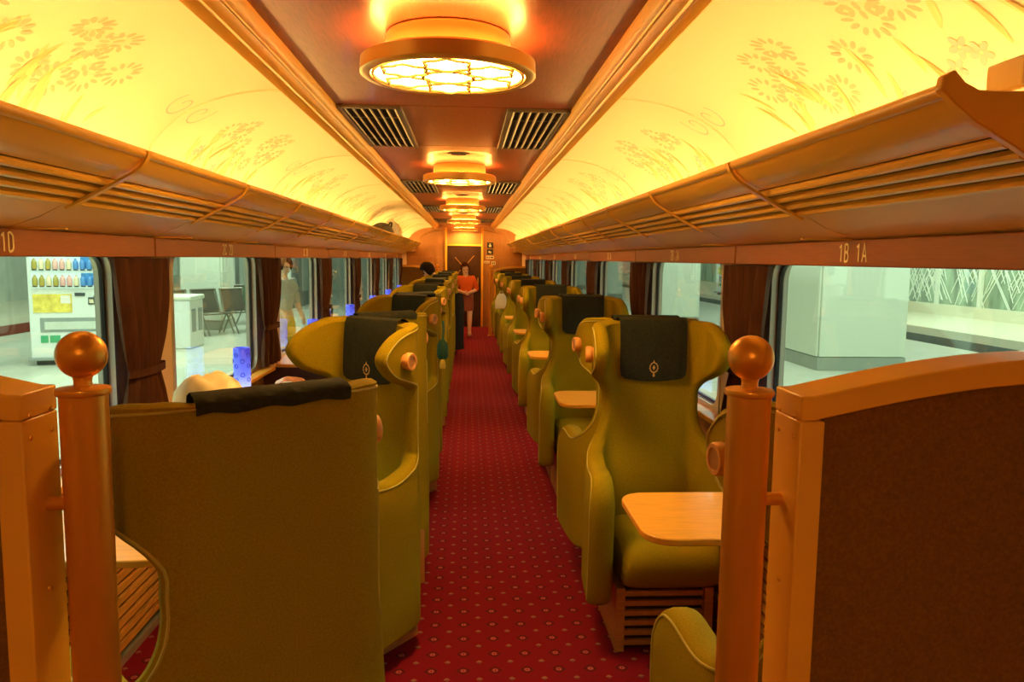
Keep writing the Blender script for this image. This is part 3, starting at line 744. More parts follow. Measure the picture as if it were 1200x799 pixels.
def make_seat(x, y, rz, zb, knob_side, label, group):
    e = tag(empty('wingback_seat', (x, y, 0), rz), label, 'seat', group)
    M = SEATM[(zb, knob_side)]
    sh = link('shell', M['shell'], e)
    link('piping', M['piping'], sh)
    cu = link('cushion', M['cushion'], e); su = cu.modifiers.new('subdiv', 'SUBSURF'); su.levels = 1; su.render_levels = 1
    cv = link('headrest_cover', M['headrest_cover'], e); cv['label'] = 'black cloth headrest cover with gold crest'
    link('emblem', M['emblem'], cv)
    s = knob_side*0.375; p = U(s)
    k = link('knob', KN, e, (p[0], p[1], 1.20)); k.rotation_euler = (0, knob_side*PI/2, knob_side*R(-8)); k['label'] = 'round wooden grab knob'
    link('knob_inset', KI, k)
    pl = link('plinth', PL_BACK, e)
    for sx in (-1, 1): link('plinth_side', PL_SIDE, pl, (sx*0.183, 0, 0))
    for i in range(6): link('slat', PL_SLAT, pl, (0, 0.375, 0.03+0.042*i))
    return e
RX, A = 0.885, R(38)
LX = -0.292
for k in range(NB):
    c = CEN[k]; o = ORD[k]
    make_seat(RX if k else RX-0.004, J[k]+0.035 if k else J[k]+0.012, 0, 0.24, -1, 'green wingback seat right of the aisle in the %s bay, back to the camera' % o, 'right-hand seats')
    make_seat(RX, J[k+1]-0.035, PI, 0.24, 1, 'green wingback seat right of the aisle in the %s bay, facing the camera' % o, 'right-hand seats')
    make_seat(LX, c-0.885, A, 0.12, 1, 'angled green wingback seat left of the aisle in the %s bay, back to the camera' % o, 'left-hand seats turned to the window')
    make_seat(LX, c+0.885, PI-A, 0.12, -1, 'angled green wingback seat left of the aisle in the %s bay, facing the camera' % o, 'left-hand seats turned to the window')

# ------------------------------------------------------------------ tables, consoles and lamps
def rr_poly(x0, x1, y0, y1, r, free):
    # rounded corners only on the free (aisle) side x = free
    pts = []
    if free == x0:
        pts = [(x1, y0), (x1, y1)]
        for k in range(7):
            w = R(90+90*k/6); pts.append((x0+r+r*math.cos(w), y1-r+r*math.sin(w)))
        for k in range(7):
            w = R(180+90*k/6); pts.append((x0+r+r*math.cos(w), y0+r+r*math.sin(w)))
    else:
        pts = [(x0, y1), (x0, y0)]
        for k in range(7):
            w = R(-90+90*k/6); pts.append((x1-r+r*math.cos(w), y0+r+r*math.sin(w)))
        for k in range(7):
            w = R(90*k/6); pts.append((x1-r+r*math.cos(w), y1-r+r*math.sin(w)))
    return pts
TZ = 0.795
for k in range(NB):
    c = CEN[k]
    for sx, side in ((-1, 'left'), (1, 'right')):
        e = tag(empty('window_table', (sx*1.25, c, 0)), 'wooden window table between the %s seats of the %s bay' % (side, ORD[k]), 'table', 'window tables')
        if sx > 0: poly = rr_poly(0.595-1.25, 0.09, -0.245, 0.205, 0.09, 0.595-1.25)
        else: poly = rr_poly(-0.09, 0.60, -0.36, 0.33, 0.16, 0.60)
        MB().prism(poly, TZ-0.022, TZ, 'z').build('table_top', 'table_wood', e, bevel=0.004)
        xs = -sx
        MB().prism([(0.0, TZ-0.03), (xs*0.34, TZ-0.03), (xs*0.34, TZ-0.05), (0.0, TZ-0.18)], -0.03, 0.03).build('bracket', 'plinth_wood', e, bevel=0.003)
        MB().prism([(0.0, TZ-0.0225), (xs*0.38, TZ-0.0225), (xs*0.38, TZ-0.034), (0.0, TZ-0.034)], -0.14, 0.14).build('support_plate', 'plinth_wood', e)
        # lamp
        l = tag(empty('table_lamp', (sx*1.235, c+(0.06 if k else 0.29), TZ)), 'blue glowing glass lamp on the %s table of the %s bay' % (side, ORD[k]), 'lamp', 'blue table lamps')
        MB().lathe([(0.0,0.0),(0.052,0.0),(0.054,0.01),(0.048,0.018),(0.0,0.018)], 20).build('lamp_base', 'lamp_base', l)
        MB().lathe([(0.0,0.018),(0.046,0.018),(0.047,0.05),(0.047,0.27),(0.043,0.275),(0.040,0.27),(0.0,0.265)], 24).build('lamp_glass', 'lamp_blue', l)
        for q in range(8):
            a = 2*PI*q/8 + 0.35
            for zz in ((0.09, 0.17, 0.235) if q % 2 else (0.12, 0.20)):
                cx, cy = 0.0475*math.cos(a), 0.0475*math.sin(a)
                t1 = Vector((-math.sin(a), math.cos(a), 0)); t2 = Vector((0,0,1))
                MB().tube([tuple(Vector((cx,cy,zz)) + t1*0.011*math.cos(w) + t2*0.011*math.sin(w)) for w in (2*PI*m_/12 for m_ in range(12))], 0.0022, 5, closed=True).build('ring_motif', 'lamp_blue_ring', l)
for k in range(1, NB):
    e = tag(empty('window_console', (-1.0, J[k], 0)), 'wooden shelf console under the left curtain between the %s and %s bays' % (ORD[k-1], ORD[k]), 'console', 'window consoles')
    MB().box((-0.335, -0.13, 0.70), (0.22, 0.13, 0.835)).build('console_body', 'door_dark', e, bevel=0.004)
    MB().box((-0.245, -0.15, 0.835), (0.24, 0.15, 0.858)).build('console_top', 'table_wood', e, bevel=0.005)
# heater grilles along the side walls
for sx, side in ((-1, 'left'), (1, 'right')):
    for k in range(0, NB):
        e = tag(empty('heater_grille', (sx*1.30, CEN[k], 0)), 'slatted wooden heater grille under the %s window of the %s bay' % (side, ORD[k]), 'grille', 'heater grilles')
        hl = PITCH/2-0.01
        MB().box((-0.038 if sx < 0 else -0.008, -hl, 0.02), (0.008 if sx < 0 else 0.038, hl, 0.64)).build('grille_back', 'dark_slot', e)
        sl = shared(MB().box((-0.034, -hl, -0.013), (-0.018, hl, 0.013)) if sx < 0 else MB().box((0.018, -hl, -0.016), (0.034, hl, 0.016)), 'slat', 'grille_wood')
        for i in range(12):
            o = link('slat', sl, e, (0.052*(1 if sx < 0 else -1), 0, 0.075+0.046*i))
        MB().box((-0.035, -hl, 0.0), (0.035, hl, 0.03)).build('toe_rail', 'frame_alu', e)

# ------------------------------------------------------------------ partitions with ball-topped posts
PX = 0.553
# stile begins beyond the post: shift the panel outwards
def build_partition(sx, y0, facing, label):
    e = tag(empty('partition', (sx*0.95, y0, 0)), label, 'partition', 'end partitions')
    X = lambda x: sx*(x - 0.95)
    th = 0.105; XS = 0.617
    tops = [(XS,1.382),(XS+0.022,1.382)] + [(XS+0.022+0.46*t, 1.382+0.066*math.sin(t*PI/2)) for t in (k/12 for k in range(1, 13))] + [(1.335,1.450)]
    def strip(a, b, ya, yb):
        mb = MB(); n = len(a)
        mb.grid([[(X(p[0]), yy, p[1]) for p in poly] for yy, poly in ((ya, a), (yb, a), (yb, b), (ya, b), (ya, a))])
        mb.f.append((0, n, 2*n, 3*n)); mb.f.append((n-1, 2*n-1, 3*n-1, 4*n-1)); return mb
    FW = 0.042
    low = [(x, z-FW) for x, z in tops]
    strip(tops, low, 0, th).build('top_rail', 'gold_paint', e, bevel=0.003, weld=True)
    lo, hi = sorted((X(XS), X(XS+FW)))
    MB().box((lo, 0, 0.0), (hi, th, 1.3395)).build('stile', 'gold_paint', e, bevel=0.003)
    a = [(max(x, XS+FW), z-FW) for x, z in tops[1:]]; a = [(XS+FW, tops[0][1]-FW)] + a; b = [(x, 0.05) for x, z in a]
    strip(a, b, 0.010, th-0.010).build('cloth_panel', 'panel_cloth', e, weld=True)
    lo, hi = sorted((X(XS+FW), X(1.335)))
    MB().box((lo, 0.0, 0.0), (hi, th, 0.05)).build('bottom_rail', 'gold_paint', e)
    yp = th*0.6
    po = MB().lathe([(0.0, 0.0), (0.055, 0.0), (0.055, 0.012), (0.0365, 0.02), (0.0365, 1.372), (0.0405, 1.373), (0.042, 1.378), (0.0405, 1.383), (0.014, 1.386), (0.0135, 1.402)], 32, (X(PX), yp, 0)).build('post', 'gold_satin', e)
    MB().lathe([(0.0135, 1.395), (0.016, 1.4045)] + [(0.0385*math.sin(R(w)), 1.437-0.0385*math.cos(R(w))) for w in range(25, 180, 8)] + [(0.0, 1.4755)], 32, (X(PX), yp, 0)).build('ball_finial', 'gold_satin', po)
    for z in (1.19, 0.35):
        MB().tube([(X(PX+0.03), yp, z), (X(XS+0.004), yp, z)], 0.0115, 12).build('tie_bar', 'gold_satin', e)
    rv = shared(MB().lathe([(0.0,-0.003),(0.004,-0.002),(0.005,0.0)], 8, (0,0,0), 'x'), 'rivet', 'gold_satin')
    for z in (1.345, 1.31, 1.05, 0.80, 0.55):
        for yy in ((0.022, 0.083) if z > 1.2 else (0.05,)):
            o = link('rivet', rv, e, (X(XS)-sx*0.0005, yy, z)); o.scale = (sx, 1, 1)
    return e
for sx, s in ((-1, 'left'), (1, 'right')):
    build_partition(sx, 1.195, 1, 'gold framed brown partition with ball-topped post in the %s foreground' % s)
    build_partition(sx, J[-1]+0.07, -1, 'gold framed brown partition with post at the far %s end' % s)

# ------------------------------------------------------------------ small belongings
def crumple(name, m, loc, sx, sy, sz, seed, amp=0.25, sub=3, scale=2.2, flat=True):
    bm = bmesh.new(); bmesh.ops.create_icosphere(bm, subdivisions=sub, radius=1)
    off = Vector((seed*3.1, seed*1.7, seed))
    for v in bm.verts:
        p = v.co.copy(); n = noise.noise(p*scale+off); n2 = abs(noise.noise(p*scale*2.3+off))
        v.co = p*(1+amp*n+amp*0.6*n2)
        if flat and v.co.z < -0.6: v.co.z = -0.6
        v.co = Vector((v.co.x*sx, v.co.y*sy, (v.co.z+0.6)*sz/1.6))
    me = bpy.data.meshes.new(name); bm.to_mesh(me); bm.free(); me.materials.append(MATS[m])
    me.polygons.foreach_set('use_smooth', [sub > 3]*len(me.polygons))
    return link(name, me, None, loc)
tag(crumple('plastic_bag', 'plastic_bag', (-0.735, 2.42, TZ+0.001), 0.122, 0.11, 0.43, 3, 0.24, 4, 1.5), 'crumpled cream plastic bag on the nearest left table', 'bag')
e = tag(empty('snack_packet', (-0.98, 4.56, TZ+0.001)), 'reddish snack packet on the left table of the second bay', 'packet')
s_ = crumple('packet_body', 'snack_red', (0,0,0), 0.10, 0.07, 0.085, 9, 0.12); s_.parent = e
s_ = MB().box((-0.03,-0.075,0.03), (0.02,-0.068,0.07)).build('packet_label', 'bag_white', e)
e = tag(empty('luggage_bag', (-1.08, 10.4, 1.84)), 'dark soft bag lying on the left luggage rack', 'bag')
b_ = crumple('bag_body', 'bag_dark', (0,0,0), 0.16, 0.42, 0.22, 5, 0.12); b_.parent = e
MB().tube([(0.10,-0.2,0.16),(0.12,-0.1,0.22),(0.12,0.1,0.22),(0.10,0.2,0.16)], 0.012, 6).build('bag_handle', 'bag_dark', e)
tag(crumple('white_plastic_bag', 'bag_white', (-1.03, 11.05, 1.835), 0.10, 0.18, 0.29, 8, 0.3), 'white plastic bag standing on the left luggage rack', 'bag')
tag(crumple('cream_plastic_bag', 'plastic_bag', (-1.06, 12.0, 1.84), 0.11, 0.20, 0.28, 12, 0.3), 'small cream bag farther along the left luggage rack', 'bag')
# pouch hanging on a left seat's knob
e = tag(empty('hanging_pouch', (-0.085, 4.86, 1.17)), 'dark green pouch hanging from a left seat knob in the second bay', 'pouch')
MB().tube([(0,0,0.03),(0.005,-0.02,-0.03),(0.0,-0.03,-0.09)], 0.008, 6).build('strap', 'pouch_green', e)
p_ = crumple('pouch_body', 'pouch_green', (0,-0.03,-0.21), 0.035, 0.05, 0.13, 4, 0.15); p_.parent = e
p_ = crumple('pouch_tag', 'cloth_yellow', (0.0,-0.05,-0.27), 0.02, 0.03, 0.06, 6, 0.1); p_.parent = e
# paper bag on a far right seat
e = tag(empty('paper_bag', (0.62, 12.35, TZ)), 'white paper bag on a far right table by the aisle', 'bag')
rows = [[(sx_*w, sy_*d, z) for sx_, sy_ in ((-1,-1),(1,-1),(1,1),(-1,1))] for w, d, z in ((0.10,0.07,0.0),(0.10,0.07,0.10),(0.07,0.03,0.20),(0.04,0.012,0.24))]
m_ = MB().grid(rows, closed_u=True); m_.f.append((0,1,2,3)); m_.build('bag_body', 'bag_white', e, bevel=0.004)
MB().tube([(-0.03,0,0.23),(-0.02,0,0.28),(0.02,0,0.28),(0.03,0,0.23)], 0.004, 5).build('bag_handle', 'bag_white', e)

# ------------------------------------------------------------------ people
def skin_mesh(name, joints, edges, m, sub=2, root=0):
    me = bpy.data.meshes.new(name); bm = bmesh.new(); vs = []
    ly = bm.verts.layers.skin.verify()
    for (p, r) in joints:
        v = bm.verts.new(p); v[ly].radius = (r, r) if not isinstance(r, tuple) else r; vs.append(v)
    for a, b in edges: bm.edges.new((vs[a], vs[b]))
    vs[root][ly].use_root = True
    bm.to_mesh(me); bm.free()
    o = bpy.data.objects.new(name, me); COL.objects.link(o)
    sk = o.modifiers.new('skin', 'SKIN'); sk.use_smooth_shade = True
    ss = o.modifiers.new('sub', 'SUBSURF'); ss.levels = sub
    dg = bpy.context.evaluated_depsgraph_get()
    me2 = bpy.data.meshes.new_from_object(o.evaluated_get(dg)); bpy.data.objects.remove(o)
    me2.name = name; me2.materials.clear(); me2.materials.append(MATS[m])
    me2.polygons.foreach_set('use_smooth', [True]*len(me2.polygons)); return me2
def V(*a): return Vector(a)
def person(loc, rz, label, P, skin='skin', hair='hair', top='cloth_orange', bottom='cloth_maroon', shoe='shoe', long_skirt=False, hair_long=False, bare_legs=True, scale=1.0, group=None, torso_ext=0.0):
    """P: joint dict in local coords (person faces -y): pelvis chest neck head, sh/el/wr l r, hip/kn/an l r"""
    e = tag(empty('person', loc, rz), label, 'person', group); e.scale = (scale,)*3
    J_, E_ = [], []
    idx = {}
    def add(n, p, r, link_=None):
        idx[n] = len(J_); J_.append((p, r))
        if link_: E_.append((idx[link_], idx[n]))
    g = P
    add('pelvis', g['pelvis'], (0.115, 0.095))
    add('waist', g['pelvis'].lerp(g['chest'], 0.45), (0.10, 0.08), 'pelvis'); add('chest', g['chest'], (0.125, 0.095), 'waist')
    add('neck', g['neck'], 0.048, 'chest'); 
    hd = (g['head']-g['neck']).normalized()
    add('jaw', g['neck'].lerp(g['head'], 0.5), 0.060, 'neck'); add('head', g['head'], (0.080, 0.090), 'jaw'); add('crown', g['head']+hd*0.075, 0.058, 'head')
    for s in 'lr':
        add('sh'+s, g['sh'+s], 0.056, 'chest'); add('el'+s, g['el'+s], 0.042, 'sh'+s); add('wr'+s, g['wr'+s], 0.030, 'el'+s)
        d = (g['wr'+s]-g['el'+s]).normalized(); palm = g['wr'+s]+d*0.055
        add('palm'+s, palm, (0.034, 0.018), 'wr'+s)
        side = d.cross(V(0,1,0.3)); side = side.normalized() if side.length > 0.1 else V(1,0,0)
        nrm = side.cross(d)
        for q, (o_, ln) in enumerate(((-0.027,0.055),(-0.009,0.068),(0.009,0.064),(0.027,0.048))):
            b = palm + d*0.03 + side*o_
            add('f%s%d' % (s,q), b, 0.0095, 'palm'+s); add('g%s%d' % (s,q), b+d*ln*0.6+nrm*0.012, 0.0085, 'f%s%d' % (s,q)); add('h%s%d' % (s,q), b+d*ln*0.85+nrm*0.03, 0.0075, 'g%s%d' % (s,q))
        t = palm - d*0.02 + side*0.036; add('t'+s, t, 0.011, 'palm'+s); add('u'+s, t+d*0.035+side*0.02+nrm*0.015, 0.009, 't'+s)
        add('hip'+s, g['hip'+s], 0.088, 'pelvis'); add('kn'+s, g['kn'+s], 0.056, 'hip'+s); 
        add('cf'+s, g['kn'+s].lerp(g['an'+s], 0.3), 0.054, 'kn'+s); add('an'+s, g['an'+s], 0.036, 'cf'+s)
        add('toe'+s, g['an'+s]+g.get('toe', V(0,-0.14,-0.045)), 0.030, 'an'+s)
    link('body', skin_mesh('body', J_, E_, skin, 2), e)
    # face
    fw = g.get('face', V(0,-1,0)); fw = (fw - hd*fw.dot(hd)).normalized(); rt = fw.cross(hd).normalized()
    def blob(name, c, r, m, sq=(1,1,1)):
        mb = MB().lathe([(r*math.sin(PI*k/8), -r*math.cos(PI*k/8)) for k in range(9)], 12)
        mt = Matrix((rt, fw, hd)).transposed()
        mb.v = [tuple(c + mt @ V(a*sq[0], b*sq[1], z*sq[2])) for a, b, z in mb.v]; return mb.build(name, m, e, weld=True)
    h = g['head']
    for s in (-1, 1): blob('eye', h + fw*0.078 + rt*0.032*s + hd*0.005, 0.011, 'hair', (1.2,.6,.7)); blob('ear', h + rt*0.082*s - hd*0.012, 0.026, skin, (.4,.7,1.1))
    blob('nose', h + fw*0.088 - hd*0.022, 0.017, skin, (.8,1,1.3)); blob('mouth', h + fw*0.080 - hd*0.056, 0.018, 'snack_red', (1.2,.45,.4))
    # hair: cap shell leaving the face open
    mb = MB(); rows = []
    mt = Matrix((rt, fw, hd)).transposed()
    for k in range(13):
        ph = PI*k/12*(0.80 if hair_long else 0.66); row = []
        for j in range(24):
            w = 2*PI*j/24; front = max(0, math.sin(w))
            p2 = min(ph, 0.95 if front > 0.55 else 9)
            rr = 0.108*(1+0.03*math.sin(5*w))
            row.append(tuple(h + hd*0.022 + mt @ V(rr*0.92*math.sin(p2)*math.cos(w), rr*1.02*math.sin(p2)*math.sin(w), rr*1.08*math.cos(p2))))
        rows.append(row)
    mb.grid(rows, closed_u=True); hr = mb.build('hair', hair, e); so = hr.modifiers.new('thick', 'SOLIDIFY'); so.thickness = 0.02; so.offset = -0.5
    # top
    T, TE = [], []
    pts = [(g['pelvis']+ (g['pelvis']-g['chest']).normalized()*torso_ext, (0.145,0.125)), (g['pelvis'].lerp(g['chest'],0.5), (0.125,0.105)), (g['chest'], (0.148,0.118)), (g['chest'].lerp(g['neck'],0.62), 0.075)]
    for i, (p, r) in enumerate(pts):
        T.append((p, r)); 
        if i: TE.append((i-1, i))
    for s in 'lr':
        a = len(T); T.append((g['sh'+s], 0.074)); TE.append((2, a)); T.append((g['el'+s], 0.060)); TE.append((a, a+1))
        T.append((g['el'+s].lerp(g['wr'+s], g.get('sleeve', 0.75)), 0.050)); TE.append((a+1, a+2))
    link('top', skin_mesh('top', T, TE, top, 2), e)
    # bottom
    if long_skirt or 'skirt' in g:
        pl = g['pelvis']; rows = []
        for z, r in g.get('skirt') or ((pl.z+0.12, 0.135), (pl.z-0.05, 0.160), (pl.z*0.6, 0.155), (0.25, 0.155), (0.10, 0.16)):
            f = (pl.z-z)/pl.z; cx = pl.x + (g['anl'].x+g['anr'].x-2*pl.x)/2*max(0,f); cy = pl.y + (g['anl'].y+g['anr'].y-2*pl.y)/2*max(0,f)
            rows.append([(cx + r*(1+0.05*math.sin(6*w))*math.cos(w), cy + r*0.95*(1+0.05*math.sin(6*w))*math.sin(w), z) for w in (2*PI*k/36 for k in range(36))])
        MB().grid(rows, closed_u=True).build('skirt', bottom, e)
    else:
        B, BE = [(g['pelvis'].lerp(g['chest'], 0.15), (0.13,0.11)), (g['pelvis'], (0.15,0.125))], [(0,1)]
        for s in 'lr':
            a = len(B); B.append((g['hip'+s]-V(0,0,0.02), 0.112)); BE.append((1,a)); ln = g.get('short', 1.0)
            B.append((g['hip'+s].lerp(g['kn'+s], ln), 0.098 if ln < 0.9 else 0.075)); BE.append((a,a+1))
            if ln >= 1.0: B.append((g['an'+s]+V(0,0,0.03), 0.062)); BE.append((a+1,a+2))
        link('bottom', skin_mesh('bottom', B, BE, bottom, 2, 1), e)
    for s in 'lr':
        a = g['an'+s]; tv = g.get('toe', V(0,-0.14,-0.045))
        link('shoe', skin_mesh('shoe', [(a+V(0,0.02,-0.02)-tv*0.1, 0.042), (a+tv*0.5+V(0,0,-0.02), 0.044), (a+tv+V(0,0,0.005), 0.036)], [(0,1),(1,2)], shoe, 2), e)
    return e
# walking woman in orange, by the far door
P = dict(pelvis=V(0,0,0.80), chest=V(0.0,-0.01,1.10), neck=V(0.0,-0.02,1.245), head=V(-0.02,-0.045,1.375),
         shl=V(-0.155,0,1.185), ell=V(-0.215,0.02,0.95), wrl=V(-0.06,-0.17,0.90), shr=V(0.155,0,1.185), elr=V(0.235,0.03,0.955), wrr=V(0.075,-0.17,0.905),
         hipl=V(-0.085,0,0.75), knl=V(-0.085,0.05,0.43), anl=V(-0.08,0.20,0.10), hipr=V(0.085,0,0.75), knr=V(0.08,-0.06,0.43), anr=V(0.075,-0.05,0.075), skirt=((0.90,0.125),(0.80,0.155),(0.66,0.17),(0.52,0.165)), sleeve=0.35)
person((0.035, 15.75, 0), R(6), 'woman in orange top and maroon skirt walking toward the camera', P, hair='hair_brown')
# person in black leaning over a left seat
P = dict(pelvis=V(0,0,0.84), chest=V(-0.05,-0.19,1.09), neck=V(-0.07,-0.30,1.215), head=V(-0.07,-0.39,1.315),
         shl=V(-0.20,-0.22,1.15), ell=V(-0.22,-0.42,0.97), wrl=V(-0.16,-0.60,0.99), shr=V(0.12,-0.24,1.15), elr=V(0.14,-0.44,0.99), wrr=V(0.06,-0.62,1.01),
         hipl=V(-0.045,0,0.80), knl=V(-0.045,0.0,0.45), anl=V(-0.05,0.0,0.08), hipr=V(0.045,0,0.80), knr=V(0.045,0.0,0.45), anr=V(0.05,0.0,0.08), face=V(0,-0.7,-0.7), sleeve=0.9)
person((-0.15, 12.55, 0), R(-78), 'person in long black clothes leaning over a left seat', P, top='cloth_black', bottom='cloth_black', shoe='cloth_black', long_skirt=True, hair_long=True, scale=1.06)
# seated passenger, only a hand and dark hair show above the seats
P = dict(pelvis=V(0,0,0.56), chest=V(0,0.0,0.86), neck=V(0,0,0.99), head=V(0,-0.01,1.11),
         shl=V(-0.15,0,0.93), ell=V(-0.20,-0.12,0.76), wrl=V(-0.08,-0.28,0.80), shr=V(0.15,0,0.93), elr=V(0.24,-0.10,0.80), wrr=V(0.26,-0.14,1.04),
         hipl=V(-0.085,-0.02,0.56), knl=V(-0.10,-0.40,0.55), anl=V(-0.10,-0.42,0.10), hipr=V(0.085,-0.02,0.56), knr=V(0.10,-0.40,0.55), anr=V(0.10,-0.42,0.10), sleeve=0.6)
person((-0.62, CEN[5]+0.62, 0), R(-40), 'seated passenger raising a hand behind the far left seats', P, top='cloth_black', bottom='cloth_navy', shoe='cloth_black')
# people standing on the left platform
P = dict(pelvis=V(0,0,0.86), chest=V(0,0.0,1.18), neck=V(0,0,1.34), head=V(0,-0.02,1.47),
         shl=V(-0.17,0,1.27), ell=V(-0.23,0.0,1.02), wrl=V(-0.20,-0.16,0.88), shr=V(0.17,0,1.27), elr=V(0.23,0.0,1.02), wrr=V(0.20,-0.12,0.84),
         hipl=V(-0.09,0,0.80), knl=V(-0.095,0,0.45), anl=V(-0.10,0.02,0.08), hipr=V(0.09,0,0.80), knr=V(0.095,0,0.45), anr=V(0.10,0.02,0.08), sleeve=0.3)
PZ = -0.10
pb = person((-2.45, 10.6, PZ), R(60), 'person with a dark green backpack standing on the platform outside', P, top='cloth_grey', bottom='cloth_yellow', shoe='cloth_navy', scale=1.06)
bk = tag(empty('backpack', (-2.62, 10.47, PZ+1.0)), 'dark green backpack worn by the person on the platform', 'backpack')
bk.rotation_euler = (0, 0, R(60))
q_ = crumple('pack_body', 'cloth_green', (0.03,0.30,0.0), 0.16, 0.10, 0.42, 2, 0.08, 4, 1.5); q_.parent = bk
for s in (-1, 1): MB().tube([(s*0.09,0.22,0.36),(s*0.10,0.08,0.40),(s*0.11,-0.01,0.32),(s*0.10,0.08,0.12)], 0.014, 6).build('shoulder_strap', 'cloth_green', bk)
person((-2.35, 13.2, PZ), R(-70), 'person in pale shirt and dark trousers standing on the platform outside', P, top='cloth_grey', bottom='cloth_navy', shoe='cloth_navy', scale=1.06)

# ------------------------------------------------------------------ the station outside
def ground(name, x0, x1, y0, y1, z, m, label):
    return struct(MB().box((x0, y0, z-0.2), (x1, y1, z)).build(name, m), label)
pl = ground('platform_left', -9.4, -1.62, -6, 40, PZ, 'platform_floor', 'grey station platform left of the coach')
MB().box((-2.75, -6, PZ), (-2.40, 40, PZ+0.008)).build('tactile_strip', 'tactile_yellow', pl)
MB().box((-1.85, -6, PZ), (-1.62, 40, PZ+0.006)).build('edge_strip', 'platform_edge', pl)
pr_ = ground('platform_right', 1.62, 10.0, -6, 60, PZ, 'platform_tile', 'pale station platform right of the coach')
MB().box((2.4, -6, PZ), (2.75, 60, PZ+0.008)).build('tactile_strip', 'tactile_yellow', pr_)
ground('track_bed', 10.0, 12.4, -6, 60, -1.2, 'pit_dark', 'dark track bed beyond the right platform')
ground('track_bed_left', -12.0, -9.4, -6, 60, -1.2, 'pit_dark', 'dark track bed beyond the left platform')
for x in (10.6, 11.7): tag(MB().box((x-0.04, -6, -1.2), (x+0.04, 60, -1.05)).build('rail', 'rail_steel'), 'steel rail in the right track bed, %s one' % ('nearer' if x < 11 else 'farther'), 'rail')
pf = ground('platform_far', 12.4, 16.2, -6, 60, PZ, 'platform_edge', 'pale yellow far platform across the tracks')
MB().box((12.40, -6, -1.2), (12.46, 60, PZ-0.2)).build('platform_face', 'station_dark', pf)
ground('platform_far_left', -16, -12.0, -6, 60, PZ, 'platform_edge', 'pale platform across the left tracks')
struct(MB().box((-16.2, -6, -0.2), (-16, 60, 4.5)).build('wall_station_left', 'station_wall'), 'pale station wall across the left tracks')
MB().box((-12.06, -6, -1.2), (-12.0, 60, -0.3)).build('platform_face', 'cloth_maroon', bpy.data.objects['platform_far_left'])
ws = struct(MB().box((16.2, -6, -0.2), (16.4, 60, 4.5)).build('wall_station_right', 'art_green'), 'green and white glass art wall across the tracks')
# art wall: crossing pale lines like bare branches
rnd = random.Random(5)
al = MB()
for q in range(420):
    y = rnd.uniform(10, 46); z0 = rnd.uniform(PZ+0.25, 1.2); a = rnd.uniform(0.5, 1.1)*rnd.choice((-1, 1)); ln = rnd.uniform(0.8, 2.4)
    p0 = (16.19, y, z0); p1 = (16.19, y+ln*math.sin(a*0.75), z0+ln*0.9)
    al.tube([p0, p1], 0.018, 4)
o = al.build('branch_lines', 'art_line', ws, smooth=False); o['kind'] = 'stuff'
for q in range(16):
    y = 12 + q*2.2; MB().box((16.12, y-0.08, PZ), (16.2, y+0.08, 4.0)).build('mullion', 'art_line', ws)
MB().box((15.9, -6, PZ), (16.2, 60, PZ+0.35)).build('kerb', 'platform_edge', ws)
struct(MB().box((-20, 40, -0.2), (-1.6, 40.2, 4.5)).build('wall_station_end', 'station_wall'), 'far end wall of the left platform')
struct(MB().box((1.6, 60, -1.3), (20, 60.2, 4.5)).build('wall_station_far', 'station_wall'), 'far end wall of the right platform')
def pillar(x0, y0, w, label, m='pillar_white'):
    e = tag(empty('station_pillar', (x0+w/2, y0+w/2, PZ)), label, 'pillar', 'station pillars')
    h = w/2
    for (a, b, nm) in (((-h, -h), (h, -h), 'panel'), ((-h, h), (h, h), 'panel'), ((-h, -h), (-h, h), 'panel'), ((h, -h), (h, h), 'panel')):
        pass
    MB().box((-h+0.02, -h+0.02, 0), (h-0.02, h-0.02, 4.2)).build('core', 'pillar_base', e)
    for s in (-1, 1):
        for t in (0,):
            MB().box((-h+0.012, s*h-0.02, 0.22), (h-0.012, s*h+0.02, 4.2)).build('cladding_panel', m, e, bevel=0.008)
            MB().box((s*h-0.02, -h+0.028, 0.22), (s*h+0.02, h-0.028, 4.2)).build('cladding_panel', m, e, bevel=0.008)
    MB().box((-h-0.01, -h-0.01, 0), (h+0.01, h+0.01, 0.21)).build('skirting', 'pillar_base', e, bevel=0.006)
pillar(5.6, 11.6, 1.42, 'white square station pillar outside the nearest right window')
pillar(5.0, 19.8, 1.2, 'white square station pillar outside the second right window')
pillar(5.5, 33.1, 1.36, 'white square station pillar farther along the right platform')
pillar(5.5, 43.6, 1.36, 'farthest white square pillar on the right platform')
pillar(-6.4, 17.6, 0.9, 'white pillar behind the platform bin on the left')
# dark waiting room and kiosk behind the left platform
def kiosk(loc, sx, sy, sz, label):
    e = tag(empty('platform_kiosk', loc), label, 'kiosk')
    MB().box((-sx/2, -sy/2, 0), (sx/2, sy/2, sz)).build('kiosk_body', 'station_dark', e)
    n = 4
    for k in range(n):
        x = -sx/2 + sx*(k+0.5)/n; MB().box((x-sx/n*0.42, -sy/2-0.03, 0.5), (x+sx/n*0.42, -sy/2, sz-0.4)).build('glass_pane', 'station_wall' if k % 2 else 'pillar_base', e)
        MB().box((sx/2, -sy/2+sy*k/n+0.1, 0.5), (sx/2+0.03, -sy/2+sy*(k+1)/n-0.1, sz-0.4)).build('glass_pane', 'pillar_base' if k % 2 else 'station_dark', e)
    MB().box((-sx/2-0.1, -sy/2-0.1, sz), (sx/2+0.1, sy/2+0.1, sz+0.15)).build('kiosk_roof', 'machine_grey', e)
kiosk((-7.4, 27.5, PZ), 3.6, 4.5, 3.0, 'dark glazed kiosk on the left platform behind the chairs')
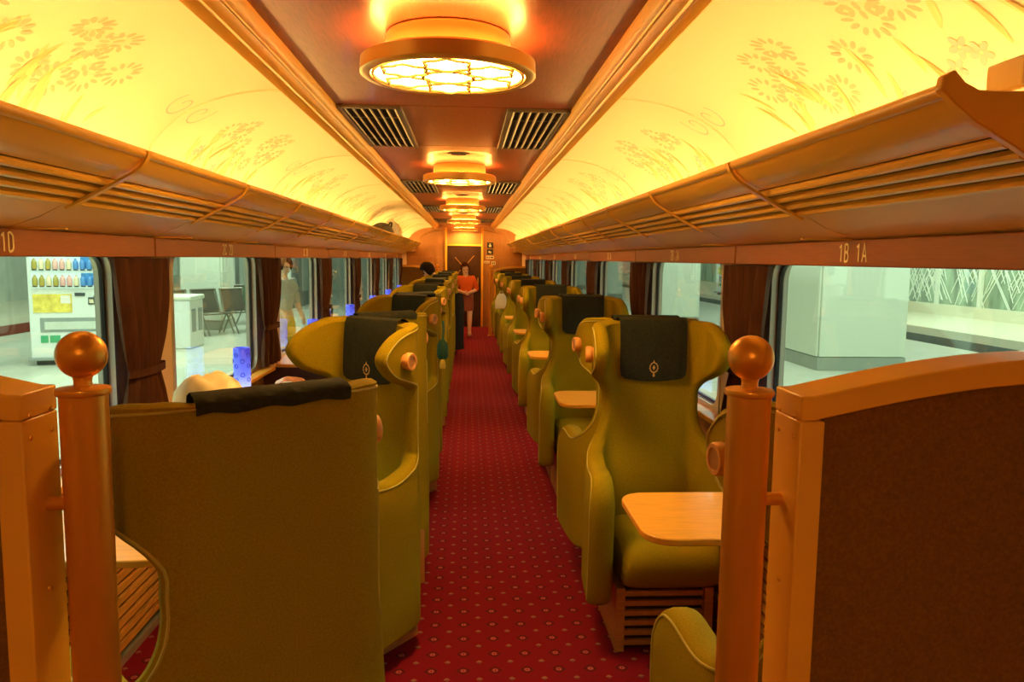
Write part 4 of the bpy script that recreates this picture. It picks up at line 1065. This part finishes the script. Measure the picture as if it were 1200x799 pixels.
def machine(loc, rz, label, sc=1.0, w=1.14):
    e = tag(empty('vending_machine', loc, rz), label, 'vending machine', 'vending machines'); e.scale = (sc,)*3
    d, h = 0.75, 1.95; x0, x1 = -w/2, w/2; f = -d/2
    MB().box((x0, f, 0.08), (x1, d/2, h)).build('cabinet', 'machine_white', e, bevel=0.015)
    MB().box((x0+0.06, f+0.04, 0), (x1-0.06, d/2, 0.08)).build('foot', 'machine_dark', e)
    MB().box((x0-0.02, f-0.10, 0.075), (x1+0.02, f, 0.12)).build('kick_plate', 'machine_grey', e, bevel=0.01)
    MB().box((x0+0.05, f-0.012, 1.17), (x1-0.10, f, h-0.08)).build('display', 'machine_display', e, bevel=0.004)
    cm = ['can_olive', 'can_olive', 'can_cream', 'can_olive', 'can_pink', 'can_pink', 'can_cream', 'can_blue', 'can_blue', 'can_blue']
    for r, z in enumerate((1.22, 1.47, 1.72)):
        MB().box((x0+0.05, f-0.05, z-0.03), (x1-0.10, f, z-0.01)).build('shelf', 'machine_white', e)
        MB().box((x0+0.72, f-0.016, z), (x1-0.11, f-0.011, z+0.18)).build('shelf_back', 'machine_blue', e)
        for k in range(10):
            x = x0+0.11+k*(w-0.27)/9.5
            MB().lathe([(0.0,0),(0.036,0),(0.038,0.02),(0.038,0.10),(0.030,0.125),(0.014,0.14),(0.014,0.16),(0.0,0.16)], 10, (x, f-0.05, z-0.01)).build('bottle', cm[(k+r) % 10], e)
            MB().box((x-0.03, f-0.058, z-0.03), (x+0.03, f-0.051, z-0.012)).build('button', 'machine_dark', e)
    MB().box((x0+0.06, f-0.01, 0.80), (x0+0.58, f, 1.08)).build('poster', 'poster_yellow', e)
    MB().box((x0+0.43, f-0.013, 0.94), (x0+0.56, f-0.009, 1.06)).build('poster_badge', 'bag_white', e)
    MB().box((x0+0.62, f-0.015, 1.05), (x0+0.76, f, 1.10)).build('coin_display', 'machine_dark', e)
    MB().box((x0+0.80, f-0.015, 0.92), (x0+0.93, f, 1.03)).build('note_slot', 'machine_dark', e)
    MB().box((x0+0.815, f-0.019, 0.94), (x0+0.915, f-0.014, 1.0)).build('note_screen', 'can_cream', e)
    MB().lathe([(0.0,-0.02),(0.10,-0.02),(0.11,0.0)], 18, (x1-0.17, f, 0.99), 'y').build('reader_panel', 'machine_dark', e)
    MB().box((x0+0.14, f-0.012, 0.50), (x0+0.95, f, 0.72)).build('delivery_flap', 'machine_grey', e, bevel=0.01)
    MB().box((x0+0.20, f-0.02, 0.54), (x0+0.89, f-0.011, 0.66)).build('flap_window', 'station_wall', e)
    MB().box((x0+0.14, f-0.008, 0.34), (x0+0.24, f, 0.45)).build('notice', 'label_green', e)
    MB().box((x0+0.26, f-0.008, 0.34), (x0+0.40, f, 0.45)).build('notice', 'label_green', e)
    return e
machine((-6.1, 12.37, PZ), R(17), 'white drinks vending machine on the platform outside the first left window', 1.0)
machine((13.6, 38.0, PZ), R(-50), 'distant white vending machine on the far right platform', 1.3)
# litter bin by the chairs
e = tag(empty('litter_bin', (-5.25, 14.35, PZ)), 'pale grey litter bin beside the platform chairs', 'bin')
MB().box((-0.32, -0.35, 0), (0.32, 0.35, 0.88)).build('bin_body', 'machine_white', e, bevel=0.02)
MB().box((-0.35, -0.38, 0.88), (0.35, 0.38, 0.97)).build('bin_lid', 'pillar_white', e, bevel=0.03)
for s in (-0.17, 0.17): MB().box((0.31, s-0.10, 0.30), (0.328, s+0.10, 0.72)).build('bin_door', 'machine_grey', e)
# a big pale drinks machine side / cabinet left of the bin
tag(MB().box((-6.5, 14.0, PZ), (-5.62, 14.7, 2.0)).build('platform_cabinet', 'machine_white', None, bevel=0.02), 'tall pale cabinet standing left of the litter bin', 'cabinet')
def pchair(loc, rz, label):
    e = tag(empty('platform_chair', loc, rz), label, 'chair', 'platform chairs')
    w = 0.30
    MB().prism([(-0.22,0.44),(0.24,0.40),(0.24,0.425),(-0.22,0.465)], -w, w, 'x').build('seat', 'chair_mesh', e, bevel=0.01)
    MB().prism([(0.22,0.46),(0.36,0.95),(0.385,0.945),(0.245,0.45)], -w, w, 'x').build('backrest', 'chair_mesh', e, bevel=0.01)
    for s in (-1, 1):
        x = s*(w+0.02)
        MB().tube([(x,-0.22,0.46),(x,0.22,0.45),(x,0.36,0.96)], 0.018, 8).build('side_frame', 'chair_metal', e)
        MB().tube([(x,0.0,0.43),(x,-0.22,0.0)], 0.018, 8).build('leg', 'chair_metal', e); MB().tube([(x,0.02,0.43),(x,0.26,0.0)], 0.018, 8).build('leg', 'chair_metal', e)
    MB().tube([(-w-0.02,0.36,0.96),(w+0.02,0.36,0.96)], 0.018, 8).build('top_rail', 'chair_metal', e)
for i, (x, y, l) in enumerate(((-5.75,16.0,'leftmost black mesh chair on the platform, beside the litter bin'), (-5.35,16.65,'middle black mesh chair of the front platform row'), (-4.95,17.3,'rightmost black mesh chair of the front platform row'),
                               (-6.2,19.3,'black mesh chair in the rear platform row, left one'), (-5.3,19.4,'black mesh chair in the rear platform row, right one'))):
    pchair((x, y, PZ), R(58 if i < 3 else 62)+0.0, l)
